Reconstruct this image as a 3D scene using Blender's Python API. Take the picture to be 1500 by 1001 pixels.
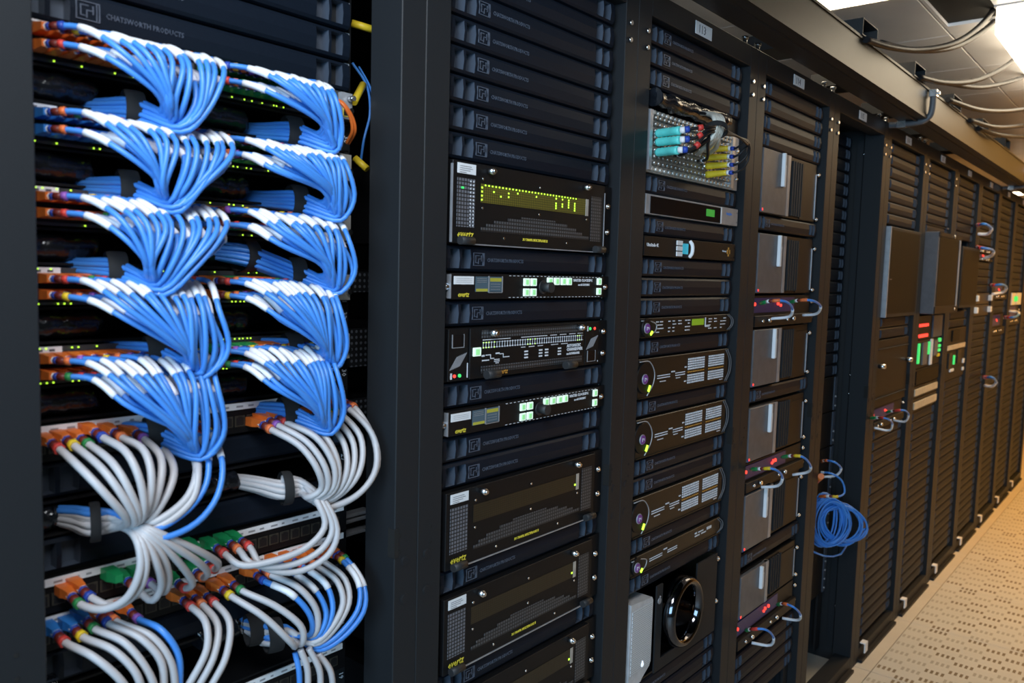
import bpy, bmesh, math, random
from mathutils import Vector, Matrix

# ------------------------------------------------------------------ clear
for o in list(bpy.data.objects): bpy.data.objects.remove(o)
SC = bpy.context.scene
COL = SC.collection
random.seed(7)
U = 0.04445            # one rack unit
ZT = 1.9               # height of rack-unit line 0 above the floor
PITCH = 0.591          # rack to rack

# ------------------------------------------------------------------ camera
FPX = 1188.28
YAW, PIT, ROL = math.radians(50.42), math.radians(4.933), math.radians(1.558)
CAMP = Vector((-.9313, -.9077, ZT - .3963))
_f = Vector((math.sin(YAW)*math.cos(PIT), math.cos(YAW)*math.cos(PIT), -math.sin(PIT)))
_r = Vector((math.cos(YAW), -math.sin(YAW), 0)); _u = _r.cross(_f)
CR = math.cos(ROL)*_r + math.sin(ROL)*_u
CU = -math.sin(ROL)*_r + math.cos(ROL)*_u
cam = bpy.data.cameras.new('camera'); cam.sensor_width = 36; cam.lens = 36*FPX/1500
cam.clip_start = .05; cam.clip_end = 60
camo = bpy.data.objects.new('camera', cam); COL.objects.link(camo)
m = Matrix.Identity(4)
for i in range(3):
    m[i][0], m[i][1], m[i][2], m[i][3] = CR[i], CU[i], -_f[i], CAMP[i]
camo.matrix_world = m
cam.dof.use_dof = True; cam.dof.focus_distance = 1.65; cam.dof.aperture_fstop = 5.6
SC.camera = camo

def at(px, py, Y):
    """world point at depth plane y=Y seen at photo pixel (px,py)"""
    d = _f + CR*((px-750)/FPX) - CU*((py-500.5)/FPX)
    t = (Y-CAMP.y)/d.y
    return CAMP + d*t

# ------------------------------------------------------------------ world, lights, exposure
W = bpy.data.worlds.new('world'); SC.world = W; W.use_nodes = True
W.node_tree.nodes['Background'].inputs[0].default_value = (.55, .62, .75, 1)
W.node_tree.nodes['Background'].inputs[1].default_value = .12

def area(name, loc, target, size, power, color, sy=None):
    l = bpy.data.lights.new(name, 'AREA'); l.energy = power; l.color = color
    l.shape = 'RECTANGLE'; l.size = size; l.size_y = sy or size
    o = bpy.data.objects.new(name, l); COL.objects.link(o); o.location = loc
    o.rotation_euler = (Vector(target)-Vector(loc)).to_track_quat('-Z', 'Y').to_euler()
    return o
# cool daylight from the far left end of the aisle, and the photographer's flash
area('daylight', (-3.6, -1.9, 1.75), (1.6, -.1, 1.15), 1.9, 115, (.42, .72, 1.0), 1.7)
area('bounced_flash', (-.98, -.80, 2.30), (-.35, .05, 1.30), .6, 22, (.92, .96, 1.0))
vs = SC.view_settings
vs.view_transform = 'Standard'; vs.look = 'None'; vs.gamma = 1; vs.use_curve_mapping = False
vs.exposure = 0.0

# ------------------------------------------------------------------ materials
MATS = {}
def mat(name, col, rough=.5, metal=0., var=.12, scale=40., bump=0., emit=None, est=0., spec=.5, coat=0., alpha=None):
    if name in MATS: return MATS[name]
    M = bpy.data.materials.new(name); M.use_nodes = True; nt = M.node_tree
    b = nt.nodes['Principled BSDF']
    tc = nt.nodes.new('ShaderNodeTexCoord'); nz = nt.nodes.new('ShaderNodeTexNoise')
    nz.inputs['Scale'].default_value = scale; nz.inputs['Detail'].default_value = 3
    nt.links.new(tc.outputs['Object'], nz.inputs['Vector'])
    cr = nt.nodes.new('ShaderNodeValToRGB')
    cr.color_ramp.elements[0].position = .3; cr.color_ramp.elements[1].position = .7
    cr.color_ramp.elements[0].color = tuple(c*(1-var) for c in col)+(1,)
    cr.color_ramp.elements[1].color = tuple(min(1, c*(1+var)) for c in col)+(1,)
    nt.links.new(nz.outputs['Fac'], cr.inputs['Fac'])
    nt.links.new(cr.outputs['Color'], b.inputs['Base Color'])
    b.inputs['Roughness'].default_value = rough; b.inputs['Metallic'].default_value = metal
    b.inputs['Specular IOR Level'].default_value = spec
    b.inputs['Coat Weight'].default_value = coat
    if bump:
        bp = nt.nodes.new('ShaderNodeBump'); bp.inputs['Strength'].default_value = bump; bp.inputs['Distance'].default_value = .002
        nt.links.new(nz.outputs['Fac'], bp.inputs['Height']); nt.links.new(bp.outputs['Normal'], b.inputs['Normal'])
    if emit:
        b.inputs['Emission Color'].default_value = tuple(emit)+(1,); b.inputs['Emission Strength'].default_value = est
    MATS[name] = M
    return M

def grid_mat(name, base, dot, px, pz, rad, rough=.45, mode='dot', stagger=False, emit=0):
    """flat plate with a regular field of small holes / marks in object XZ coordinates"""
    if name in MATS: return MATS[name]
    M = bpy.data.materials.new(name); M.use_nodes = True; nt = M.node_tree; N = nt.nodes; L = nt.links
    b = N['Principled BSDF']; b.inputs['Roughness'].default_value = rough
    tc = N.new('ShaderNodeTexCoord'); sp = N.new('ShaderNodeSeparateXYZ'); L.new(tc.outputs['Object'], sp.inputs[0])
    def mth(op, a, c=None):
        n = N.new('ShaderNodeMath'); n.operation = op
        for i, v in enumerate((a, c)):
            if v is None: continue
            if isinstance(v, (int, float)): n.inputs[i].default_value = v
            else: L.new(v, n.inputs[i])
        return n.outputs[0]
    u = mth('DIVIDE', sp.outputs[0], px); v = mth('DIVIDE', sp.outputs[2], pz)
    if stagger:
        u = mth('ADD', u, mth('MULTIPLY', mth('MODULO', mth('FLOOR', v), 2.0), .5))
    fu = mth('SUBTRACT', mth('FRACT', u), .5); fv = mth('SUBTRACT', mth('FRACT', v), .5)
    if mode == 'dot':
        d = mth('SQRT', mth('ADD', mth('MULTIPLY', fu, fu), mth('MULTIPLY', fv, fv)))
    else:
        d = mth('MAXIMUM', mth('ABSOLUTE', fu), mth('ABSOLUTE', fv))
    k = mth('LESS_THAN', d, rad)
    mx = N.new('ShaderNodeMix'); mx.data_type = 'RGBA'
    L.new(k, mx.inputs['Factor']); mx.inputs[6].default_value = tuple(base)+(1,); mx.inputs[7].default_value = tuple(dot)+(1,)
    L.new(mx.outputs[2], b.inputs['Base Color'])
    if emit:
        L.new(mx.outputs[2], b.inputs['Emission Color']); L.new(mth('MULTIPLY', k, emit), b.inputs['Emission Strength'])
    MATS[name] = M
    return M

m_post = mat('rack powder coat', (.016, .018, .021), .50, var=.10, scale=900, bump=.12, spec=.22)
m_rail = mat('rack rail', (.012, .013, .015), .5)
m_inside = mat('rack interior', (.008, .009, .011), .7)
m_blank = mat('blank panel plastic', (.006, .010, .018), .50, var=.08, scale=300, bump=.05, spec=.16)
m_blanklit = mat('blank panel plastic lit', (.055, .070, .098), .45)  # same plastic as the panel, light caught in the windows put into the colour
m_emb = mat('embossed lettering plastic', (.085, .105, .145), .35)
m_gear = mat('equipment black', (.006, .006, .007), .48, var=.1, scale=200, spec=.22)
m_gear2 = mat('equipment black gloss', (.007, .007, .008), .12)
m_knob = mat('black rubber', (.02, .02, .022), .55)
m_steel = mat('bright steel', (.75, .76, .78), .25, metal=1.)
m_alu = mat('aluminium edge', (.55, .57, .62), .3, metal=.6)
m_silver = mat('silver paint', (.36, .37, .40), .4, metal=.3)
m_grey = mat('workstation grey', (.115, .115, .125), .45)
m_white = mat('white label', (.82, .83, .86), .6, var=.03)
m_ink = mat('label ink', (.10, .10, .12), .7)
m_print = mat('white print', (.72, .74, .80), .6)
m_yel = mat('yellow print', (.80, .66, .06), .5)
m_orgprint = mat('orange print', (.62, .30, .05), .5)
m_blue = mat('blue cable jacket', (.055, .240, .700), .38, var=.06, scale=25)
m_bluetail = m_blue
m_greyc = mat('grey cable jacket', (.48, .47, .49), .42, var=.05, scale=25)
m_blackc = mat('black cable jacket', (.012, .012, .014), .42, spec=.25)
m_sleeve = mat('white cable label', (.80, .82, .88), .45, var=.04)
m_strap = mat('black strap', (.010, .010, .011), .85)
m_bo = mat('orange boot', (.72, .16, .025), .42)
m_bg = mat('green boot', (.012, .27, .085), .42)
m_bb = mat('blue boot', (.03, .20, .60), .42)
m_bcy = mat('cyan boot', (.12, .66, .62), .45)
m_bye = mat('yellow boot', (.80, .58, .03), .45)
m_mbrown = mat('brown marker', (.14, .018, .014), .5)
m_mred = mat('red marker', (.62, .05, .04), .5)
m_myel = mat('yellow marker', (.75, .52, .02), .5)
m_mgrn = mat('green marker', (.02, .22, .06), .5)
m_mblu = mat('blue marker', (.02, .06, .38), .5)
m_morg = mat('orange marker', (.75, .17, .05), .5)
m_mpur = mat('purple marker', (.28, .10, .45), .5)
m_ledg = mat('yellow green lamp', (.35, .9, .05), .5, emit=(.55, 1, .05), est=1.6)
m_ledgr = mat('green lamp', (.05, .8, .15), .5, emit=(.08, 1, .25), est=.5)
m_ledr = mat('red lamp', (.9, .04, .03), .5, emit=(1, .06, .04), est=1.5)
m_btn = mat('lit button rim', (.75, .85, .78), .5, emit=(.75, 1, .80), est=.45)
m_btnc = mat('lit button centre', (.35, .8, .35), .5, emit=(.30, .85, .30), est=.42)
m_switch = mat('switch steel', (.055, .057, .062), .45, metal=.2)
m_jack = mat('port jack', (.045, .040, .030), .5)
m_port = mat('port opening', (.006, .006, .007), .6)
m_wrap = mat('black plastic wrap', (.008, .010, .014), .16, var=.4, scale=60, bump=1.0)
m_tray = mat('tray steel', (.016, .013, .007), .45, metal=.0, spec=.35)  # dark grey steel, the bronze tone of warm lamps put into the colour
m_cream = mat('connector plate', (.52, .50, .46), .35, metal=.35)
m_screen = mat('dim screen', (.03, .045, .06), .25, emit=(.06, .11, .15), est=.5)
m_screeny = mat('screen yellow bar', (.20, .20, .03), .3, emit=(.30, .30, .04), est=.5)
m_mongl = mat('monitor glass', (.008, .006, .003), .5, spec=.12)  # brown reflection of the room put into the colour, gloss kept low
m_cyanp = mat('cyan screen', (.03, .38, .52), .3, emit=(.03, .45, .6), est=.4)
m_purple = mat('purple badge', (.14, .04, .24), .35, emit=(.25, .06, .4), est=.08)
m_alup = grid_mat('perforated aluminium', (.70, .71, .73), (.26, .27, .29), .0048, .0048, .30, .4, stagger=True)
m_vent = grid_mat('vent holes light', (.012, .012, .013), (.16, .17, .20), .0066, .0062, .34, mode='sq')
m_vent2 = grid_mat('vent holes dim', (.012, .012, .013), (.085, .09, .10), .0066, .0062, .32, mode='sq')
m_perf = grid_mat('perforated sheet', (.012, .013, .015), (.10, .11, .13), .010, .010, .26)
m_pcb = grid_mat('card cage yellow', (.030, .026, .006), (.15, .125, .018), .0052, .0040, .40, mode='sq')
m_pcbd = grid_mat('card cage dim', (.010, .007, .004), (.030, .022, .010), .0052, .0040, .40, mode='sq')

# ------------------------------------------------------------------ mesh helpers
def box(bm, x0, x1, y0, y1, z0, z1, mi=0, bev=0.):
    g = bmesh.ops.create_cube(bm, size=1, matrix=Matrix.Translation(((x0+x1)/2, (y0+y1)/2, (z0+z1)/2)) @ Matrix.Diagonal((abs(x1-x0), abs(y1-y0), abs(z1-z0), 1)))
    fs = {f for v in g['verts'] for f in v.link_faces}
    if bev:
        es = {e for v in g['verts'] for e in v.link_edges}
        r = bmesh.ops.bevel(bm, geom=list(es), offset=bev, segments=1, affect='EDGES')
        fs = {f for f in fs if f.is_valid} | set(r['faces'])
    for f in fs: f.material_index = mi
    return g

def cyl(bm, c, axis, r, h, seg=12, mi=0, r2=None):
    """cylinder centred at c, along axis 'x','y' or 'z' (r2 = radius at the positive end)"""
    rot = {'x': Matrix.Rotation(math.pi/2, 4, 'Y'), 'y': Matrix.Rotation(-math.pi/2, 4, 'X'), 'z': Matrix.Identity(4)}[axis]
    g = bmesh.ops.create_cone(bm, cap_ends=True, segments=seg, radius1=r, radius2=r if r2 is None else r2, depth=h, matrix=Matrix.Translation(c) @ rot)
    for f in {f for v in g['verts'] for f in v.link_faces}:
        f.material_index = mi; f.smooth = len(f.verts) == 4
    return g

CACHE = {}
def fin(bm, name, mats, smooth=False):
    me = bpy.data.meshes.new(name)
    if smooth:
        for f in bm.faces: f.smooth = True
    bm.to_mesh(me); bm.free()
    for x in (mats if isinstance(mats, (list, tuple)) else [mats]): me.materials.append(x)
    return me

def mesh(key, build, mats, smooth=False):
    """build(bm) once, share afterwards"""
    if key not in CACHE:
        bm = bmesh.new(); build(bm); CACHE[key] = fin(bm, key.split('|')[0], mats, smooth)
    return CACHE[key]

def obj(name, me, parent=None, loc=(0, 0, 0)):
    o = bpy.data.objects.new(name, me); COL.objects.link(o); o.location = loc
    if parent is not None: o.parent = parent
    return o

def tag(o, label, cat, group=None, kind=None):
    o['label'] = label; o['category'] = cat
    if group: o['group'] = group
    if kind: o['kind'] = kind
    return o

def empty(name, loc, label, cat, group=None):
    o = bpy.data.objects.new(name, None); COL.objects.link(o); o.location = loc; o.empty_display_size = .02
    return tag(o, label, cat, group)

def struct(name, me, label, loc=(0, 0, 0), cat=None):
    o = obj(name, me, None, loc); o['kind'] = 'structure'; o['label'] = label
    if cat: o['category'] = cat
    return o

TXT = {}
def text(s, size, ext=.0002, shear=0., xs=1., bold=0.):
    """lettering as a mesh standing in the XZ plane, facing -Y, origin at its left baseline"""
    k = (s, size, ext, shear, xs, bold)
    if k in TXT: return TXT[k]
    c = bpy.data.curves.new('lettering', 'FONT'); c.body = s; c.size = size; c.extrude = ext; c.shear = shear; c.offset = bold
    c.resolution_u = 1
    o = bpy.data.objects.new('tmp', c); COL.objects.link(o)
    dg = bpy.context.evaluated_depsgraph_get()
    me = bpy.data.meshes.new_from_object(o.evaluated_get(dg))
    bpy.data.objects.remove(o)
    me.transform(Matrix(((xs, 0, 0, 0), (0, 0, -1, 0), (0, 1, 0, 0), (0, 0, 0, 1))))
    me.materials.clear(); me.name = 'lettering'
    TXT[k] = me
    return me

def put_text(s, size, parent, x, y, z, material, name='lettering', **kw):
    key = (s, size, material.name, tuple(kw.items()))
    if key not in CACHE:
        me = text(s, size, **kw).copy(); me.materials.append(material); CACHE[key] = me
    return obj(name, CACHE[key], parent, (x, y, z))

def catmull(pts, per=8):
    """centripetal Catmull-Rom through the points"""
    P = [Vector(p) for p in pts]
    P = [P[0]*2-P[1]] + P + [P[-1]*2-P[-2]]
    out = []
    for i in range(1, len(P)-2):
        p0, p1, p2, p3 = P[i-1:i+3]
        t1 = max(1e-4, (p1-p0).length**.5); t2 = t1+max(1e-4, (p2-p1).length**.5); t3 = t2+max(1e-4, (p3-p2).length**.5)
        for j in range(per):
            t = t1+(t2-t1)*j/per
            a1 = p0*((t1-t)/t1)+p1*(t/t1); a2 = p1*((t2-t)/(t2-t1))+p2*((t-t1)/(t2-t1)); a3 = p2*((t3-t)/(t3-t2))+p3*((t-t2)/(t3-t2))
            b1 = a1*((t2-t)/t2)+a2*(t/t2); b2 = a2*((t3-t)/(t3-t1))+a3*((t-t1)/(t3-t1))
            out.append(b1*((t2-t)/(t2-t1))+b2*((t-t1)/(t2-t1)))
    out.append(P[-2].copy())
    return out

class Path:
    def __init__(s, pts, per=8):
        s.p = catmull(pts, per); s.l = [0.]
        for a, b in zip(s.p, s.p[1:]): s.l.append(s.l[-1]+(b-a).length)
    def pt(s, d):
        d = max(0, min(d, s.l[-1]))
        for i in range(len(s.l)-1):
            if d <= s.l[i+1]:
                t = (d-s.l[i])/max(1e-9, s.l[i+1]-s.l[i]); return s.p[i].lerp(s.p[i+1], t)
        return s.p[-1]
    def sub(s, a, b, n): return [s.pt(a+(b-a)*i/n) for i in range(n+1)]

def tube(bm, pts, r, sides=7, mi=0, cap=True):
    rs = r if isinstance(r, (list, tuple)) else [r]*len(pts)
    n = len(pts); t0 = (pts[1]-pts[0]).normalized()
    nv = t0.orthogonal().normalized()
    rings = []
    for i in range(n):
        t = (pts[min(i+1, n-1)]-pts[max(i-1, 0)])
        t = t.normalized() if t.length > 1e-9 else t0
        nv = (nv - t*nv.dot(t)); nv = nv.normalized() if nv.length > 1e-6 else t.orthogonal().normalized()
        bv = t.cross(nv)
        rings.append([bm.verts.new(pts[i]+(nv*math.cos(a)+bv*math.sin(a))*rs[i]) for a in (2*math.pi*j/sides for j in range(sides))])
    for a, b in zip(rings, rings[1:]):
        for j in range(sides):
            f = bm.faces.new((a[j], a[(j+1) % sides], b[(j+1) % sides], b[j])); f.smooth = True; f.material_index = mi
    if cap:
        for q in (rings[0][::-1], rings[-1]):
            f = bm.faces.new(q); f.material_index = mi

ORD = ['zeroth', 'first', 'second', 'third', 'fourth', 'fifth', 'sixth', 'seventh', 'eighth', 'ninth', 'tenth', 'eleventh', 'twelfth', 'thirteenth', 'fourteenth',
       'fifteenth', 'sixteenth', 'seventeenth', 'eighteenth', 'nineteenth', 'twentieth']
TENS = {2: 'twenty', 3: 'thirty', 4: 'forty'}
def ordn(i):
    if i <= 20: return ORD[i]
    t, r = divmod(i, 10)
    return TENS[t]+'-'+ORD[r] if r else {3: 'thirtieth', 4: 'fortieth'}[t]

def zz(n): return ZT-n*U
def zz1(n): return ZT-(n+.016*(n-3))*U      # unit lines in the recessed cable rack
RACKS = {-1: 'the patch cable rack', 0: 'the second rack', 1: 'the rack with the cream connector panel', 2: 'the rack of grey workstations', 3: 'the open rack', 4: 'the first monitor rack', 5: 'the second monitor rack',
         6: 'the rack behind the monitors', 7: 'the fourth rack from the far end', 8: 'the third rack from the far end', 9: 'the second rack from the far end', 10: 'the farthest rack'}

# ================================================================== room
def floor_mat():
    M = bpy.data.materials.new('perforated floor tile'); M.use_nodes = True; nt = M.node_tree; N = nt.nodes; L = nt.links
    b = N['Principled BSDF']; b.inputs['Roughness'].default_value = .42
    tc = N.new('ShaderNodeTexCoord'); sp = N.new('ShaderNodeSeparateXYZ'); L.new(tc.outputs['Object'], sp.inputs[0])
    def mth(op, a, c=None):
        n = N.new('ShaderNodeMath'); n.operation = op
        for i, v in enumerate((a, c)):
            if v is None: continue
            if isinstance(v, (int, float)): n.inputs[i].default_value = v
            else: L.new(v, n.inputs[i])
        return n.outputs[0]
    # rows run along Y, stacked along X; slots stand in groups of four or five, staggered row to row
    rx = mth('DIVIDE', sp.outputs[0], .0461); row = mth('FLOOR', rx); fx = mth('ABSOLUTE', mth('SUBTRACT', mth('FRACT', rx), .5))
    yy = mth('ADD', mth('DIVIDE', sp.outputs[1], .150), mth('MULTIPLY', mth('MODULO', mth('ABSOLUTE', row), 2.0), .5))
    gy = mth('FRACT', yy); ingroup = mth('LESS_THAN', gy, .52)
    sy = mth('ABSOLUTE', mth('SUBTRACT', mth('FRACT', mth('DIVIDE', sp.outputs[1], .0187)), .5))
    slot = mth('MULTIPLY', mth('MULTIPLY', ingroup, mth('LESS_THAN', sy, .27)), mth('LESS_THAN', fx, .34))
    nz = N.new('ShaderNodeTexWhiteNoise'); nz.noise_dimensions = '2D'
    cb = N.new('ShaderNodeCombineXYZ'); L.new(row, cb.inputs[0]); L.new(mth('FLOOR', yy), cb.inputs[1]); L.new(cb.outputs[0], nz.inputs['Vector'])
    hole = N.new('ShaderNodeMix'); hole.data_type = 'RGBA'
    L.new(mth('GREATER_THAN', nz.outputs['Value'], .5), hole.inputs['Factor'])
    hole.inputs[6].default_value = (.22, .17, .11, 1); hole.inputs[7].default_value = (.42, .39, .33, 1)  # deep and lit slot groups, shade and light put into the colour
    ns = N.new('ShaderNodeTexNoise'); ns.inputs['Scale'].default_value = 3; L.new(tc.outputs['Object'], ns.inputs['Vector'])
    cr = N.new('ShaderNodeValToRGB'); cr.color_ramp.elements[0].color = (.56, .54, .49, 1); cr.color_ramp.elements[1].color = (.65, .62, .56, 1)
    L.new(ns.outputs['Fac'], cr.inputs['Fac'])
    mx = N.new('ShaderNodeMix'); mx.data_type = 'RGBA'; L.new(slot, mx.inputs['Factor'])
    L.new(cr.outputs['Color'], mx.inputs[6]); L.new(hole.outputs[2], mx.inputs[7]); L.new(mx.outputs[2], b.inputs['Base Color'])
    return M
m_ftile = floor_mat()
m_fplain = mat('plain floor plate', (.60, .55, .47), .45, var=.05, scale=6)
m_wallf = mat('brown painted wall', (.16, .11, .05), .7, var=.04, scale=4)
m_wall = mat('warm painted wall', (.62, .52, .36), .7, var=.04, scale=4)
m_ceil = mat('painted ceiling metal', (.90, .90, .93), .30, var=.04, scale=5)
m_dark = mat('dark void', (.006, .006, .006), .9)
m_lamp = mat('lamp diffuser', (.9, .9, .85), .5, emit=(1.0, .84, .60), est=6.0)
m_lampw = mat('warm lamp diffuser', (.9, .85, .7), .5, emit=(1.0, .48, .09), est=4.0)

bm = bmesh.new(); box(bm, -4, 9, -3.4, 1.6, -.06, -.012); floor = struct('floor', fin(bm, 'floor', m_fplain), 'pale raised access floor of perforated tiles beside the racks')
def _t(bm): box(bm, .0015, .5985, .0015, .5985, -.012, 0, bev=.001)
tile = mesh('floor_tile', _t, m_ftile); tilep = mesh('floor_plate', _t, m_fplain)
for i in range(-2, 11):
    for j in range(4):
        obj('floor_tile', tile, floor, (1.70+.6*i, -.68-.6*j, 0))
    obj('floor_plate', tilep, floor, (1.70+.6*i, -.08, 0))

CZ = 2.5
bm = bmesh.new(); box(bm, -4, 9, -3.4, 1.6, CZ+.012, CZ+.05); ceil = struct('ceiling', fin(bm, 'ceiling', m_dark), 'grey metal tile ceiling above the cable tray')
def _c(bm): box(bm, .003, .597, .003, .597, 0, .012, bev=.002)
ctile = mesh('ceiling_tile', _c, m_ceil)
for i in range(0, 12):
    for j in range(-4, 2):
        x0, y0 = 1.565+.6*i, -.10+.6*j
        if (i, j) == (0, 0): continue
        if i == 1 and j == -1:      # tile cut away round the air opening
            def _ct(bm): box(bm, .003, .085, .003, .597, 0, .012); box(bm, .475, .597, .003, .597, 0, .012); box(bm, .085, .475, .003, .40, 0, .012); box(bm, .085, .475, .585, .597, 0, .012)
            obj('ceiling_tile', mesh('ceiling_tile_cut', _ct, m_ceil), ceil, (x0, y0, CZ)); continue
        obj('ceiling_tile', ctile, ceil, (x0, y0, CZ))
bm = bmesh.new(); box(bm, 8.3, 8.36, -3.4, 1.6, 0, CZ+.05); struct('wall_right', fin(bm, 'wall_right', m_wall), 'warm beige end wall beyond the last rack')
bm = bmesh.new(); box(bm, -4, 9, -3.4, -3.34, 0, CZ+.05); struct('wall_front', fin(bm, 'wall_front', m_wallf), 'brown wall across the aisle from the racks')
bm = bmesh.new(); box(bm, -4, 9, 1.55, 1.6, 0, CZ+.05); struct('wall_back', fin(bm, 'wall_back', m_wall), 'beige wall behind the rack row')

def fixture(loc, sx, sy, label, lm=None, dp=.060, power=0, color=(1, .8, .5), spread=100):
    t = empty('ceiling_light', loc, label, 'light')
    bm = bmesh.new()
    for a in ((0, sx, 0, .008), (0, sx, sy-.008, sy), (0, .008, .008, sy-.008), (sx-.008, sx, .008, sy-.008)): box(bm, a[0], a[1], a[2], a[3], -.006, 0)
    obj('frame', fin(bm, 'light_frame', m_silver), t)
    bm = bmesh.new(); box(bm, .008, sx-.008, .008, sy-.008, -dp, -.004)
    obj('diffuser', fin(bm, 'light_diffuser', lm or m_lamp), t)
    if power:
        l = area('lamp_light', (loc[0]+sx/2, loc[1]+sy/2, loc[2]-dp-.002), (loc[0]+sx/2, loc[1]+sy/2, 0), sx-.02, power, color, sy-.02); l.data.spread = math.radians(spread)
fixture((1.57, -.095, CZ), .59, .59, 'square white ceiling light panel cut by the top edge', dp=.012)
fixture((2.46, -.86, CZ), 1.5, .56, 'long bright ceiling light over the aisle at top right corner', power=4.2, spread=100, dp=.10)
fixture((4.4, -1.30, CZ), 1.2, .56, 'far ceiling light panel over the aisle', m_lampw, power=27, color=(1, .46, .07), spread=130)
fixture((6.6, -1.30, CZ), 1.2, .56, 'ceiling light panel near the end wall', m_lampw, power=27, color=(1, .46, .07), spread=130)
p = at(1489, 284, .3)
t = empty('ceiling_lamp', (7.6, 0, 2.1), 'small round glowing downlight at the far right end', 'light')
d = _f + CR*((1489-750)/FPX) - CU*((284-500.5)/FPX); q = CAMP + d*((7.6-CAMP.x)/d.x); t.location = q
bm = bmesh.new(); cyl(bm, (0, 0, .0), 'z', .055, .02, 20); obj('lamp_disc', fin(bm, 'lamp_disc', m_lamp), t)
bm = bmesh.new(); cyl(bm, (0, 0, .03), 'z', .07, .04, 20); obj('lamp_rim', fin(bm, 'lamp_rim', m_silver), t)
bm = bmesh.new(); cyl(bm, (0, 0, .05+(CZ-q.z-.05)/2), 'z', .01, CZ-q.z-.05, 10); obj('lamp_stem', fin(bm, 'lamp_stem', m_silver), t)

# ================================================================== rack frames
def screw(bm, c, r=.0045, mi=0):
    cyl(bm, (c[0], c[1]-.002, c[2]), 'y', r*.75, .004, 10, mi, r2=r)
PF = -.018                      # front plane of posts and headers
def rack(k):
    ox = PITCH*k
    rec = .095 if k in (-1, 3) else 0.
    lab = {-1: 'leftmost black rack frame holding the blue and grey patch cables', 0: 'black rack frame just right of the patch cable rack',
           1: 'black rack frame around the cream connector panel', 2: 'black rack frame holding the grey workstations', 3: 'black rack frame standing mostly open, blue coil inside',
           4: 'black rack frame carrying the first dark monitor', 5: 'black rack frame carrying the protruding second monitor',
           6: 'black rack frame just beyond the protruding monitor'}.get(k) or 'black rack frame, '+{7: 'fourth', 8: 'third', 9: 'second'}.get(k, 'first')+' from the far end'
    if k == 10: lab = 'farthest black rack frame of the row'
    t = empty('equipment_rack', (ox, 0, 0), lab, 'rack', 'rack frames in the row')
    TOP = ZT+.187
    def post(x0, x1, nm, out):
        def b(bm): box(bm, x0, x1, PF, .050, .0, TOP, bev=.0012)
        p = obj(nm.strip(), mesh('post|%s' % nm, b, m_post), t)
        # slot, knock-outs and small holes at lock height
        s = 1 if out == 'r' else -1
        if k < 6:
            def b2(bm):
                xi = x0 if s > 0 else x1
                if s > 0: box(bm, xi-.0008, xi+.008, PF-.0008, -.004, zz(18.76), zz(17.74))
            if s > 0: obj('lock_slot', mesh('lock_slot|%s' % nm, b2, m_dark), p)
            def b3(bm):
                cx = x0+.022 if s > 0 else x0+.021
                cyl(bm, (cx, PF-.0002, 0), 'y', .0085, .001, 18, 0); cyl(bm, (cx, PF-.0006, 0), 'y', .0062, .001, 18, 0, r2=.0072)
            for n in (18.95, 20.3): obj('knockout', mesh('knockout|%s' % nm, b3, m_post), p, (0, 0, zz(n)))
            def b4(bm):
                cx = x0+.010 if s > 0 else x0+.028
                cyl(bm, (cx, PF-.0002, 0), 'y', .0028, .0008, 10)
            for n in (18.0, 18.58): obj('hole', mesh('hole|%s' % nm, b4, m_dark), p, (0, 0, zz(n)))
            def b5(bm):
                screw(bm, (x0+(.016 if s > 0 else .034), PF-.001, 0), .006)
            for z in (TOP-.085, TOP-.118): obj('corner_bolt', mesh('corner_bolt|%s' % nm, b5, m_steel), p, (0, 0, z))
        return p
    post(-.072, -.0202 if k >= 0 else -.0150, 'left_post' if k >= 0 else 'left_post ', 'l'); post(.471, .5186, 'right_post', 'r')
    def hd(bm): box(bm, -.0202, .471, PF+.0002, .03, ZT+.137, TOP, bev=.001)
    h = obj('header', mesh('header', hd, m_post), t)
    if k >= 1:
        def lp(bm): box(bm, .168, .248, PF-.0010, PF+.0004, ZT+.147, ZT+.175)
        q = obj('number_plate', mesh('number_plate', lp, m_white), h)
        if k <= 5: put_text(str(112+k), .026, q, .180, PF-.0012, ZT+.1520, m_ink, 'plate_number', xs=1.0)
    def bs(bm):
        box(bm, -.0202, .471, PF+.0002, .04, 0, .055, bev=.001); box(bm, -.0202, .471, -.034, PF+.0002, 0, .012)
    obj('base_beam', mesh('base_beam', bs, m_post), t)
    def tg(bm): box(bm, .012, .048, -.034, -.030, .030, .070); box(bm, .012, .048, -.030, -.013, .066, .070)
    if k >= 3: obj('floor_tag', mesh('floor_tag', tg, m_white), t)
    # mounting rails
    def rl1(bm): box(bm, -.0202, .012, rec+.010, rec+.018, .055, ZT+.137)
    def rl2(bm):
        x1 = .4705 if not rec else .478
        box(bm, .430, x1, rec+.010, rec+.018, .055, ZT+.137)
    obj('mounting_rail', mesh('rail_l%s' % rec, rl1, m_rail), t); obj('mounting_rail', mesh('rail_r%s' % rec, rl2, m_rail), t)
    # body
    def sd(bm): box(bm, -.072, -.067, .05, 1.0, .0, TOP-.01)
    if k != 0: obj('side_sheet', mesh('side_sheet', sd, m_inside), t)
    def rr(bm): box(bm, -.067, .519, .97, 1.0, .0, TOP-.01)
    obj('rear_light_block', mesh('rear_light_block', rr, m_inside), t)  # unseen dark plane added behind the gear to block light
    def tp(bm): box(bm, -.067, .519, .03, .97, TOP-.02, TOP-.01)
    obj('top_light_block', mesh('top_light_block', tp, m_inside), t)  # unseen roof added over the open frame to block ceiling light
    return t
FRAMES = {k: rack(k) for k in range(-1, 11)}
bm = bmesh.new(); box(bm, PITCH*11-.072, PITCH*11-.056, PF, 1.0, 0, ZT+.187); obj('end_panel', fin(bm, 'end_panel', m_post), FRAMES[10], (-PITCH*10, 0, 0))

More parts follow.
